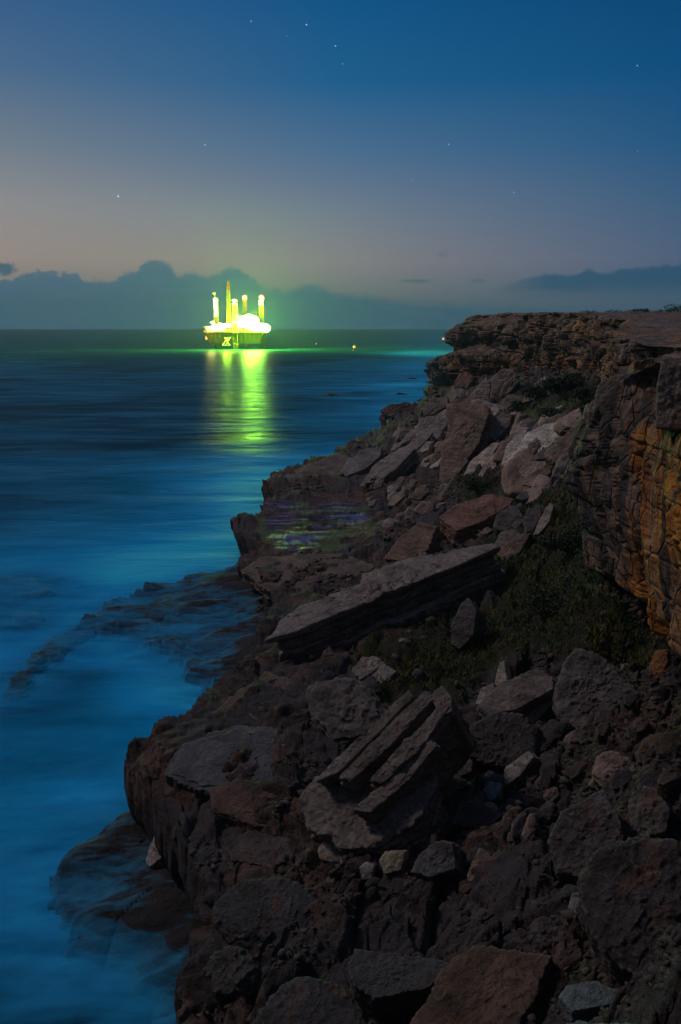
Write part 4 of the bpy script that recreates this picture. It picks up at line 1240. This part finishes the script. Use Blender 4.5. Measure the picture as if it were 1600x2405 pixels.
# loose blocks: a dozen shapes, copied with their own size and turn
VAR = []
for k in range(12):
    rng = np.random.RandomState(900 + k)
    ns = rng.normal(size=(13, 3))
    ns /= np.linalg.norm(ns, axis=1)[:, None]
    ns = np.concatenate([ns, [[0, 0, 1], [0, 0, -1], [1, 0, 0], [-1, 0, 0], [0, 1, 0], [0, -1, 0]]])
    dm = np.array([rng.uniform(1.0, 1.6), rng.uniform(.45, .75), rng.uniform(.22, .42)])
    ds = np.array([np.linalg.norm(n * dm) * rng.uniform(.75, 1.0) for n in ns[:13]] + [dm[2], dm[2], dm[0], dm[0], dm[1], dm[1]])
    P, f = poly_rock(ns, ds, dm, 5, 700 + k, rough=1.3, layers=0.22 if k % 2 else 0, sharp=30)
    VAR.append(mesh_np("loose_block", P, f))
    VAR[-1].materials.append(ROCK)
TG, TD, TB = (0.22, .19, .18), (0.13, .12, .12), (0.22, .16, .125)  # upper blocks' tints lifted, brighter light put into the colour
ZONES = [([(880, 1130), (1010, 1060), (1080, 1130), (1030, 1200), (900, 1260), (860, 1200)], 44, 1.3, [TB, TG, (0.27, .2, .165)], "loose block in the rubble between the wet platform and the upper talus"),
         ([(960, 1010), (1090, 900), (1180, 930), (1200, 1000), (1080, 1110), (900, 1090)], 64, 2.6, [TB, TG, (0.32, .26, .23)], "loose block in the upper talus among the big slabs"),
         ([(1140, 900), (1260, 880), (1350, 960), (1340, 1130), (1230, 1180), (1170, 1020)], 42, 2.0, [TB, TD, (0.32, .25, .22)], "loose block in the talus under the long cliff"),
         ([(1120, 1180), (1260, 1160), (1290, 1220), (1180, 1300), (1120, 1250)], 16, .8, [TB, TD], "loose block at the top of the grass slope"),
         ([(1040, 1780), (1290, 1700), (1400, 1760), (1300, 1960), (1150, 2060), (1030, 1960)], 56, .6, [GREY, DGREY, (0.2, .15, .13)], "loose block in the dark debris right of the layered boulder"),
         ([(1320, 1720), (1560, 1700), (1600, 1860), (1450, 1900), (1320, 1850)], 22, .5, [BROWN, DGREY], "loose block in the debris below the triangular boulder"),
         ([(720, 2030), (900, 2060), (1280, 2050), (1300, 2200), (1060, 2200), (760, 2150)], 26, .3, [GREY, BROWN, DGREY], "small loose stone on the dark floor in front of the layered boulder"),
         ([(700, 1560), (900, 1500), (1060, 1540), (1100, 1640), (900, 1640)], 10, .35, [GREY, (0.3, .27, .25)], "small stone in the grass below the long slab")]
LAND = [(900, 1400, "long tilted grey slab"), (1120, 1205, "reddish flat topped slab"), (960, 1275, "brown tilted block"), (1195, 1265, "round grey rock"), (1275, 1220, "narrow pale shard"),
        (1010, 1008, "rounded grey boulder"), (1090, 1030, "big rust brown slab"), (1270, 1040, "large whitish slab"), (1235, 1125, "slab under the whitish one"), (1130, 1080, "pale stone fingers"),
        (910, 1095, "long grey ribbed slab"), (848, 1085, "grey slab on the ledge"), (1000, 1005, "long slanting stone"), (1128, 925, "pointed headland block"), (1185, 900, "broad triangular block"),
        (1090, 890, "highest reddish boulder"), (945, 965, "dark boulder over the water"), (870, 1575, "hollowed block in the grass"), (810, 1670, "dark pitted block"), (870, 1850, "big layered boulder"),
        (1175, 1590, "upright pale shard"), (1215, 1620, "flat topped stacked rock"), (1170, 1740, "rounded dark boulder"), (1400, 1620, "large triangular boulder"), (1450, 1810, "knobbly brown rock"), (1520, 1900, "rough speckled rock"),
        (1375, 1960, "pointed dark boulder"), (1500, 2120, "huge corner boulder"), (820, 2000, "long pale stone"), (922, 2025, "yellowish blocky stone"), (1015, 2020, "dark wedge shaped rock"), (1220, 1960, "flat reddish stone"),
        (1120, 1915, "dark flat rock"), (1215, 1805, "grey greenish shard"), (1130, 2320, "speckled rust brown slab"), (920, 2290, "bluish grey block"), (1090, 1460, "upright rock in the grass"), (1128, 1150, "shrub by the fingers"),
        (1310, 945, "shrubs under the cliff"), (740, 1230, "wet platform")]
rng = random.Random(5)
loose = []
for zi, (poly, cnt, sz, tints, lb) in enumerate(ZONES):
    P = np.array(poly, float)
    k = 0
    while k < cnt:
        px, py = rng.uniform(P[:, 0].min(), P[:, 0].max()), rng.uniform(P[:, 1].min(), P[:, 1].max())
        if sdf(np.array([px]), np.array([py]), poly)[0] < 0:
            continue
        g0 = ground_pt(px, py)
        zt = gz_at(g0[0], g0[1])
        s = sz * rng.uniform(0.35, 1.0) * (1.25 if rng.random() < .15 else 1)
        o = link("loose_block", VAR[rng.randrange(12)], loc=(g0[0], g0[1], zt + s * .2))
        o.scale = (s, s * rng.uniform(.7, 1.2), s * rng.uniform(.8, 1.3))
        o.rotation_euler = (rng.uniform(0.0, .8), -0.45 + rng.uniform(-.35, .3), rng.uniform(0.2, 1.1))
        ti = rng.randrange(len(tints))
        c = tints[ti]
        q = rng.uniform(.7, 1.25)
        o.color = (c[0] * q, c[1] * q, c[2] * q, 1)
        qx, qy = to_px(g0[0], g0[1], zt)
        L = min(LAND, key=lambda a: (a[0] - qx) ** 2 + (a[1] - qy) ** 2)
        dx, dy = qx - L[0], qy - L[1]
        side = ("right of" if dx > 0 else "left of") if abs(dx) > abs(dy) else ("below" if dy > 0 else "above")
        size = "small" if s < sz * .55 else "medium" if s < sz * .85 else "larger"
        tone = "grey" if c in (GREY, DGREY, TG, TD) else "brownish"
        loose.append((o, (size, tone, side, L[2]), qx))
        k += 1
keys = {}
for o, key, qx in loose:
    keys.setdefault(key, []).append((qx, o))
for (size, tone, side, ln), v in keys.items():
    v.sort(key=lambda a: a[0])
    for i, (qx, o) in enumerate(v):
        if len(v) == 1:
            lb = "%s %s loose block %s the %s" % (size, tone, side, ln)
        else:
            n = len(v)
            rk = "leftmost" if i == 0 else "rightmost" if i == n - 1 else "middle" if n == 3 else ["", "second", "third", "fourth", "fifth", "sixth", "seventh", "eighth", "ninth"][min(i, 8)] + " from left"
            lb = "%s of %s %s loose blocks %s the %s" % (rk, size, tone, side, ln)
        tag(o, lb, "rock", "loose blocks lying between the big rocks")

# ------------------------------------------------------------------ scree: the grit and broken chips between the rocks
m, t = new_mat("scree_stone")
tn = t.n('ShaderNodeAttribute', attribute_name='tone').outputs['Fac']
P = t.n('ShaderNodeNewGeometry').outputs['Position']
c = t.ramp(tn, [(0, (0.03, 0.028, 0.03)), (0.5, (0.10, 0.075, 0.062)), (0.85, (0.19, 0.155, 0.135)), (1.0, (0.34, 0.30, 0.27))])
c = t.mix(1.0, c, t.ramp(t.noise(P, 9.0, 4, 0.7), [(0.25, (0.5, 0.5, 0.5)), (0.75, (1.4, 1.4, 1.4))]), 'MULTIPLY')
principled(t, Base_Color=c, Roughness=0.9)
SCREE = m
nr = np.random.RandomState(77)
N = 12000
poly = [(560, 1290), (640, 1160), (820, 1050), (1000, 930), (1180, 870), (1420, 880), (1360, 1150), (1600, 1500), (1600, 2405), (470, 2405), (480, 2100), (350, 1800), (600, 1560)]
qx = nr.uniform(300, 1600, N * 3)
qy = nr.uniform(870, 2405, N * 3)
keep = (sdf(qx, qy, poly) > 4) & (sdf(qx, qy, [(600, 1165), (880, 1160), (890, 1250), (820, 1300), (600, 1300)]) < 0) & (fbm(qx / 90, qy / 60, 0 * qx, 3, 88) + 0.9 * sst(-qx - qy * 0.2 + 1900, 600, 0) > 0.22)
for vp in VEG + [[(300, 1400), (720, 1380), (760, 1560), (720, 1800), (640, 1960), (500, 1990), (300, 1900)]]:
    keep &= (sdf(qx, qy, vp) < 6) | (nr.rand(len(qx)) < 0.10)
keep &= (qy < 1950) | (nr.rand(len(qx)) < 0.45)
qx, qy = qx[keep][:N], qy[keep][:N]
N = len(qx)
rd = np.stack([(qx - CX) / F, CP + (CY - qy) / F * SP, -SP + (CY - qy) / F * CP], 1)
ra, rs = rd[:, 0] / rd[:, 1], rd[:, 2] / rd[:, 1]
ylo, yhi = np.full(N, 7.0), np.full(N, 320.0)
for _ in range(28):
    yy = (ylo * yhi) ** 0.5
    below = HC + rs * yy < tz(ra, 25 / yy)
    yhi = np.where(below, yy, yhi)
    ylo = np.where(below, ylo, yy)
zz, _ = terrain_z(ra * yy, yy)
ctr = np.stack([ra * yy, yy, zz], 1)
siz = (0.0022 * yy + 0.03) * np.exp(np.clip(nr.normal(0, 0.4, N), -1, 0.8))
v1, f1 = ico(1)
A = nr.normal(size=(N, 3, 3)) * 0.24 + np.eye(3)[None] * [[[1.0], [0.8], [0.5]]]
vv = np.einsum('nij,kj->nki', A, v1) * (1 + 0.28 * np.clip(nr.normal(size=(N, len(v1), 1)), -1.5, 1.5))
vv = vv * siz[:, None, None] + ctr[:, None, :]
ff = f1[None] + (np.arange(N) * len(v1))[:, None, None]
me = mesh_np("scree", vv.reshape(-1, 3), ff.reshape(-1, 3), False)
attr(me, 'tone', np.repeat(np.clip(nr.beta(2, 3, N) * (0.5 + 0.7 * sst(yy, 35, 110)), 0, 1), len(v1)))  # near chips darkened, foreground shade put into their tone
o = link("scree", me, SCREE)
o['kind'] = 'stuff'
tag(o, "grit and small broken stone chips strewn between the boulders of the slope", "scree")

# ------------------------------------------------------------------ grass and shrubs
def blades(pts, h, wdt, rng, lean=0.5):
    n = len(pts)
    h = h * rng.uniform(.5, 1.3, n)
    a = rng.uniform(0, 2 * PI, n)
    b = rng.uniform(0, 2 * PI, n)
    side = np.stack([np.cos(a), np.sin(a), 0 * a], 1) * (wdt * rng.uniform(.6, 1.4, n))[:, None]
    tip = np.stack([np.cos(b) * lean, np.sin(b) * lean, 1 + 0 * b], 1) * h[:, None]
    V = np.stack([pts - side, pts + side, pts + tip], 1).reshape(-1, 3)
    return V, np.arange(n * 3).reshape(-1, 3)


nr = np.random.RandomState(3)
cand = []
for poly, cnt in ((VEG[0], 52000), (VEG[1], 5000), (VEG[2], 2500), ([(1200, 1180), (1230, 1110), (1350, 1080), (1390, 1180), (1350, 1230)], 5000)):
    P = np.array(poly, float)
    px = nr.uniform(P[:, 0].min(), P[:, 0].max(), cnt)
    py = nr.uniform(P[:, 1].min(), P[:, 1].max(), cnt)
    s = sdf(px, py, poly)
    patch = fbm(px / 35, py / 22, 0 * px, 3, 55)
    ok = (s > -12) & (patch + s / 90 > 0.05)
    cand.append(np.stack([px[ok], py[ok]], 1))
cand = np.concatenate(cand)
d = np.stack([(cand[:, 0] - CX) / F, CP + (CY - cand[:, 1]) / F * SP, -SP + (CY - cand[:, 1]) / F * CP], 1)
a = d[:, 0] / d[:, 1]
sl = d[:, 2] / d[:, 1]
yy = np.full(len(a), 40.0)
ylo, yhi = np.full(len(a), 8.0), np.full(len(a), 250.0)
for _ in range(28):                                  # where each sight line meets the slope
    yy = (ylo * yhi) ** 0.5
    below = HC + sl * yy < tz(a, 25 / yy)
    yhi = np.where(below, yy, yhi)
    ylo = np.where(below, ylo, yy)
zz, _ = terrain_z(a * yy, yy)
pts = np.stack([a * yy, yy, zz - 0.03], 1)
clump = fbm(pts[:, 0] * .8, pts[:, 1] * .8, 0 * yy, 3, 8)
V, Fc = blades(pts, 0.16 + 0.30 * np.clip(clump, 0, 1), 0.028 + yy * 0.0004, nr)
o = link("grass", mesh_np("grass", V, Fc, False), GRASS)
o['kind'] = 'stuff'
tag(o, "dark green and olive coastal grass and ground cover on the slope below the overhang", "grass")


def shrub(px, py, wpx, hgt, label, n=1500, ground=None, flat=0.7, group="shrubs on the talus"):
    g0 = np.array(ground) if ground is not None else ground_pt(px, py)
    R = wpx / F * g0[1] / 2
    root = bpy.data.objects.new("shrub", None)
    COL.objects.link(root)
    root.location = tuple(g0)
    root.empty_display_size = 0.3
    tag(root, label, "shrub", group)
    rg = np.random.RandomState(int(px + py))
    nc = 9
    cc = rg.normal(size=(nc, 3)) * [R * .45, R * .45, hgt * .12] + [0, 0, hgt * .5]
    cr = rg.uniform(.3, .55, nc) * R
    k = rg.randint(0, nc, n)
    dr = rg.normal(size=(n, 3))
    dr /= np.linalg.norm(dr, axis=1)[:, None]
    p = cc[k] + dr * (cr[k] * rg.uniform(.6, 1.05, n))[:, None] * [1, 1, flat]
    p[:, 2] = np.maximum(p[:, 2], 0.02)
    sz = max(R * .06, .05)
    u = rg.normal(size=(n, 3))
    u /= np.linalg.norm(u, axis=1)[:, None]
    v = np.cross(u, rg.normal(size=(n, 3)))
    v /= np.linalg.norm(v, axis=1)[:, None]
    V = np.stack([p - u * sz, p + v * sz * .5, p + u * sz, p - v * sz * .5], 1).reshape(-1, 3)
    link("foliage", mesh_np("foliage", V, np.arange(n * 4).reshape(-1, 4), False), SHRUB, root)
    V, Fc = [], []
    for j in range(nc):
        b0 = np.array([0, 0, -.2])
        t = cc[j]
        r = R * .02 + .01
        for q, cpt in ((0, b0), (1, t)):
            for m_ in range(5):
                an = m_ * 2 * PI / 5
                V.append(cpt + np.array([math.cos(an), math.sin(an), 0]) * r * (1 - .6 * q))
        base = j * 10
        for m_ in range(5):
            Fc.append((base + m_, base + (m_ + 1) % 5, base + 5 + (m_ + 1) % 5, base + 5 + m_))
    link("stem", mesh_np("stem", V, Fc), STEM, root)
    return root


shrub(1128, 1160, 80, 1.8, "dark rounded shrub below the pale stone fingers", 2200)
shrub(1270, 945, 90, 2.6, "dark shrub on the left of the patch under the long cliff", 2200)
shrub(1325, 940, 110, 3.2, "largest dark shrub in the middle of the patch under the long cliff", 2600)
shrub(1375, 950, 80, 2.4, "dark shrub on the right of the patch under the long cliff beside the overhang", 2000)
shrub(1215, 965, 60, 1.6, "low shrub at the lower left of the patch under the long cliff", 1600)
shrub(1300, 985, 80, 1.6, "low shrub in front of the patch under the long cliff", 1800)
shrub(1030, 1072, 44, 1.6, "small dark shrub beneath the long slanting stone in the talus", 1400)
shrub(1330, 1290, 130, 1.1, "wide low bush in the middle of the grass slope", 3000)
shrub(1290, 1440, 120, 1.0, "wide low bush in the shade beneath the cliff overhang", 2600)
for i, (px, top) in enumerate([(1262, 741), (1300, 739), (1342, 737), (1382, 734), (1425, 736), (1462, 731), (1492, 733), (1515, 726), (1548, 728), (1585, 724)]):
    yb = 215 - i * 7
    pt = Y(px, top + 10, yb)
    h = 21 / F * yb
    shrub(px, 700 + i, 46 if i % 3 else 60, h, "%s bush on the skyline of the clifftop heath" % ["leftmost tiny", "second small", "third low", "fourth low", "fifth low", "sixth wind bent", "seventh narrow", "tall twiggy", "ninth rounded", "rightmost tall"][i],
          900, ground=(pt[0], pt[1], pt[2] - h * .35), group="bushes on the clifftop")

# ------------------------------------------------------------------ the jack-up drilling barge
RD = 866.0
MP = RD / F * 1.005                                        # metres per photo pixel out there
RIG = np.array([*wp(557, RD)[:2], 0.0])
rig = bpy.data.objects.new("jack_up_barge", None)
COL.objects.link(rig)
rig.location = tuple(RIG)
rig.empty_display_size = 10
tag(rig, "brightly lit jack-up drilling barge with tall legs standing in the sea", "drilling rig")
HULLM = simple("hull_paint", (0.10, 0.05, 0.012), .5)
STEEL = simple("yellow_steel", (0.14, 0.085, 0.01), .5)
GREYM = simple("deck_plating", (0.16, 0.17, 0.14), .6)
WHITE = simple("white_paint", (0.7, 0.7, 0.66), .5)
EM = {}


def glow(name, col, st):
    if name not in EM:
        EM[name] = simple(name, (.8, .8, .8), .5, emit=col, es=st)
    return EM[name]


class MB:
    def __init__(self):
        self.b = bmesh.new()

    def box(self, c, s, rz=0, taper=1.0):
        r = bmesh.ops.create_cube(self.b, size=1)['verts']
        for v in r:
            k = taper if v.co.z < 0 else 1
            v.co = Vector((v.co.x * s[0] * k, v.co.y * s[1] * k, v.co.z * s[2]))
            v.co = Matrix.Rotation(rz, 3, 'Z') @ v.co + Vector(c)
        return self

    def bar(self, a, b, r, seg=6, r2=None):
        a, b = Vector(a), Vector(b)
        d = b - a
        q = d.to_track_quat('Z', 'Y').to_matrix().to_4x4()
        bmesh.ops.create_cone(self.b, cap_ends=True, segments=seg, radius1=r, radius2=r if r2 is None else r2, depth=d.length,
                              matrix=Matrix.Translation((a + b) / 2) @ q)
        return self

    def ball(self, c, r, sx=1, sy=1, sz=1, sub=2):
        bmesh.ops.create_icosphere(self.b, subdivisions=sub, radius=r, matrix=Matrix.Translation(c) @ Matrix.Diagonal((sx, sy, sz, 1)))
        return self

    def lattice(self, a, b, w, r, n, w2=None):
        """square truss from a to b"""
        a, b = Vector(a), Vector(b)
        w2 = w if w2 is None else w2
        d = (b - a).normalized()
        u = d.cross(Vector((0, 1, 0.01))).normalized()
        v = d.cross(u)
        cor = [(-1, -1), (1, -1), (1, 1), (-1, 1)]
        P = []
        for i in range(n + 1):
            t = i / n
            c = a.lerp(b, t)
            ww = (w + (w2 - w) * t) / 2
            P.append([c + u * x * ww + v * y * ww for x, y in cor])
        for k in range(4):
            self.bar(P[0][k], P[-1][k], r, 5)
        for i in range(n):
            for k in range(4):
                self.bar(P[i][k], P[i + 1][(k + 1) % 4], r * .55, 4)
                self.bar(P[i][(k + 1) % 4], P[i + 1][k], r * .55, 4)
                self.bar(P[i][k], P[i][(k + 1) % 4], r * .5, 4)
        return self

    def build(self, name, m, parent=None, loc=None):
        bmesh.ops.recalc_face_normals(self.b, faces=self.b.faces)
        me = bpy.data.meshes.new(name)
        self.b.to_mesh(me)
        self.b.free()
        return link(name, me, m, parent, loc)


def rx(px):
    return (px - 557) * MP


def rz(py):
    return (827 - py) * MP


hull = MB().box((rx(556), 0, (rz(815) + rz(790)) / 2), (rx(625) - rx(494), 44, rz(790) - rz(815)), taper=0.86)
hull.box((rx(556), 0, rz(789)), (rx(629) - rx(491), 46, 1.4))
for i in range(14):
    hull.box((rx(497) + i * 4.4, -22.6, rz(800)), (.3, .8, 8))
hull = hull.build("hull", HULLM, rig)
MB().box((rx(520), -8, rz(783)), (14, 16, 6)).box((rx(520), -8, rz(777)), (11, 13, 4)).build("deckhouse", WHITE, rig)
MB().box((rx(590), 2, rz(780)), (22, 20, 9)).box((rx(585), 0, rz(771)), (12, 12, 6)).box((rx(608), 4, rz(774)), (9, 12, 5)).build("drill_floor", GREYM, rig)
dk = MB()
for i in range(30):
    x = rx(492) + i * (rx(628) - rx(492)) / 29
    dk.bar((x, -22.8, rz(788)), (x, -22.8, rz(788) + 1.4), .09, 4)
dk.bar((rx(492), -22.8, rz(788) + 1.4), (rx(628), -22.8, rz(788) + 1.4), .1, 4).bar((rx(492), -22.8, rz(788) + .8), (rx(628), -22.8, rz(788) + .8), .08, 4)
dk.build("railing", STEEL, rig)
LEGS = [(512, -2, 714, 4.2), (559.5, -20, 718, 4.2), (572, 20, 716, 3.2), (614, 2, 718, 4.0)]
for lx, ly, top, wd in LEGS:
    leg = MB().lattice((rx(lx), ly, -3), (rx(lx), ly, rz(top)), wd, .42, 15).build("leg", STEEL, rig)
    MB().box((rx(lx), ly, rz(786)), (wd + 3, wd + 3, 5)).build("jack_house", GREYM, leg)
    if lx != 572:
        rg_ = MB()
        for q in (rz(top) - 1.4, rz(top) - 4.8):
            rg_.ball((rx(lx), ly - wd * .5, q), 1.9, 1.35, .8, .75)
        rg_.build("lamp_ring", glow("leg_lamps", (1, 1, .62), 1.6), leg)
MB().lattice((rx(543.5), -12, rz(775)), (rx(543.5), -12, rz(697)), 3.6, .36, 16, 3.0).build("derrick", STEEL, rig)
MB().lattice((rx(543.5), -12, rz(697)), (rx(544.5), -12, rz(679)), 2.6, .3, 5, 1.2).build("mast_head", simple("orange_steel", (.25, .05, .01), .5), rig)
cr_ = MB().lattice((rx(600), 6, rz(775)), (rx(602), 6, rz(741)), 1.6, .22, 9, .8).build("crane", STEEL, rig)
MB().box((rx(600), 6, rz(776)), (5, 5, 4)).build("cab", STEEL, cr_)
# X-braced landing below the hull and the helideck on the left
MB().bar((rx(530), -22, rz(818)), (rx(543), -23, rz(801)), .5).bar((rx(546), -22, rz(818)), (rx(536), -23, rz(801)), .5).bar((rx(537), -22, rz(818)), (rx(548), -23, rz(801)), .5)\
    .bar((rx(530), -22, rz(818)), (rx(548), -22, rz(818)), .3).build("boat_landing", glow("emissive_brace", (.75, 1.0, .05), .8), rig)  # braces given emission to look lit by the floodlights
hd = MB().bar((rx(497), -10, rz(780)), (rx(497), -10, rz(777)), 7.5, 16)
hd = hd.build("helideck", GREYM, rig)
MB().lattice((rx(505), -6, rz(790)), (rx(497), -10, rz(780)), 3, .25, 4).build("support", STEEL, hd)
MB().ball((rx(509), -2, rz(705)), 1.0, 4.2 / 2.2, .6, 1.0).bar((rx(511), -2, rz(716)), (rx(510), -2, rz(706)), .3).build("leg_top_beacon", glow("yellow_beacon", (1, 1, .05), 1.3), rig)
MB().bar((rx(512), -4, rz(755)), (rx(512), -4, rz(717)), 1.7, 8, 2.4).build("leg_glow_sleeve", glow("white_leg_glow", (.75, 1, .95), 1.3), rig)  # emissive sleeve added on the left leg to show it lit white
for lx, py, ly in ((572, 714, 20), (615.5, 715, 0)):
    MB().ball((rx(lx), ly, rz(py) + .6), 2.7, 1, 1, 1.1).bar((rx(lx), ly, rz(py + 8)), (rx(lx), ly, rz(py)), .35).build("red_beacon", glow("red_beacon_lens", (1, .07, .01), 2.2), rig)
MB().bar((rx(494), -20, rz(806)), (rx(494.5), -20, rz(794)), 1.0).build("stern_lamp", glow("orange_lamp", (1, .38, .08), 1.5), rig)
# floodlights on deck: a housing and a lens each, and the light they throw
fl = [(497, 782, -14, 2.4, .6), (505, 769, -6, 2.2, .7), (524, 775, -14, 3.2, 1), (534, 776, -16, 3.2, 1), (545, 775, -18, 3, 1), (560, 768, -20, 2.6, 1), (563, 756, -18, 2.0, .9),
      (572, 772, -16, 3.6, 1.4), (580, 764, -14, 4.6, 1.7), (588, 770, -14, 5.4, 2), (588, 760, -10, 4.4, 1.7), (597, 764, -10, 4.6, 1.7), (600, 776, -14, 5, 2), (610, 780, -12, 5, 2), (622, 781, -8, 4.6, 1.7)]
for px_, py_, ly, r, pw in fl:
    h = MB().box((rx(px_), ly + 1.2, rz(py_)), (r * 1.1, 1.2, r * .8)).bar((rx(px_), ly + 1.2, rz(788)), (rx(px_), ly + 1.2, rz(py_)), .3).build("floodlight", GREYM, rig)
    MB().ball((rx(px_), ly - .4, rz(py_)), r * (1.42 if px_ > 570 else 1), 1.0, .5, .75).build("lens", glow("flood_lens_%d" % int(pw * 10), (.62, 1, .38), 4 * pw), h)  # right-hand lenses enlarged so their glow stands for the white glare


def lamp(x, y, z, power, col, r):
    l = bpy.data.lights.new("deck_light", 'POINT')
    l.energy = power
    l.color = col
    l.shadow_soft_size = r
    o = bpy.data.objects.new("deck_light", l)
    COL.objects.link(o)
    o.parent = rig
    o.location = (x, y, z)


KW = 0.76e6
lamp(rx(592), -25, rz(762), 2.3 * KW, (.40, 1, .04), 5)
lamp(rx(612), -23, rz(778), 0.9 * KW, (.34, 1, .05), 4)
lamp(rx(540), -24, rz(770), 0.5 * KW, (.55, 1, .03), 4)
lamp(rx(505), -24, rz(780), 0.12 * KW, (1, .8, .15), 3)

lamp(rx(572), 14, rz(712), 0.05 * KW, (1, .10, .02), 1)
lamp(rx(615.5), -5, rz(713), 0.05 * KW, (1, .10, .02), 1)

# marker buoys with lit lanterns
def buoy(px, py, h, col, label):
    g0 = Z(px, py, 0)
    root = bpy.data.objects.new("marker_buoy", None)
    COL.objects.link(root)
    root.location = (g0[0], g0[1], 0)
    tag(root, label, "buoy", "lit marker buoys on the far sea")
    MB().bar((0, 0, -.4), (0, 0, .7), h * .5, 14, h * .42).build("float", simple("buoy_paint", (.5, .1, .03), .5), root)
    MB().lattice((0, 0, .6), (0, 0, h), h * .5, .08, 3, h * .25).build("cage", STEEL, root)
    ln = MB().ball((0, 0, h), h * .36, 1, 1, 1.2).build("lantern", glow("lantern_%s" % label[:5], col, 1.15), root)
    MB().bar((0, 0, h * 1.42), (0, 0, h * 1.75), .12).build("top_mark", STEEL, ln)


buoy(832.5, 823, 3.4, (1, .42, .06), "orange lantern buoy out on the sea between the rig and the headland")
buoy(1041, 803, 4.4, (1, .36, .10), "reddish lantern buoy close to the headland edge")
buoy(743, 811, 1.8, (.8, 1, .8), "faint whitish lantern buoy right of the rig near the horizon")

# stars, drawn out a little by the exposure
ST = [(278, 461, 3.4, 1.6, "brightest star, low at the left above the cloud bank"), (482, 340, 2.6, 1.0, "star above and left of the rig"), (590, 50, 2.2, .9, "star near the top edge left of centre"),
      (720, 58, 2.6, 1.1, "bright star near the top edge just left of centre"), (788, 108, 2.4, 1.0, "star below the bright one near the top centre"), (805, 150, 2.0, .6, "faint star under the top centre pair"),
      (1054, 339, 2.3, .8, "star right of centre halfway up the sky"), (1207, 452, 2.3, .8, "star above the right end of the headland"), (1497, 154, 2.3, .7, "star high at the right edge"),
      (1498, 355, 1.8, .35, "faint star at the right edge above the cliff"), (675, 84, 1.6, .4, "faint star left of the bright top star"), (968, 424, 1.6, .3, "faint star in the middle of the sky"), (1133, 470, 1.5, .3, "faint star below and left of the one above the headland")]
stm = {}
for px, py, s, b, lb in ST:
    p = ray(px, py)
    p = p / np.linalg.norm(p) * 30000 + np.array([0, 0, HC])
    k = s / F * 30000 * .5
    key = round(b, 1)
    if key not in stm:
        stm[key] = simple("starlight_%d" % int(key * 10), (.8, .8, .8), .5, emit=(.85, .92, 1), es=key * .6)
    me = MB().ball((0, 0, 0), k, 1.25, .8, .8, 2)
    o = me.build("star", stm[key], loc=tuple(p))
    o.rotation_euler = (0, math.radians(40), 0)
    tag(o, lb, "star", "stars in the dusk sky")

# ------------------------------------------------------------------ haze added to spread the rig lamps' glow
m = bpy.data.materials.new("glow_haze")
m.use_nodes = True
t = NT(m.node_tree)
v = t.n('ShaderNodeVolumePrincipled', {'Color': (0.55, 0.86, 1.0, 1), 'Density': 0.00018, 'Anisotropy': 0.0})
t.n('ShaderNodeOutputMaterial', {'Volume': v.outputs[0]})
hz = MB().box((0, 2100, 73), (13600, 5400, 156)).build("haze", m)
hz['kind'] = 'stuff'
tag(hz, "thin added haze carrying the green lens glow around the lit rig", "haze")
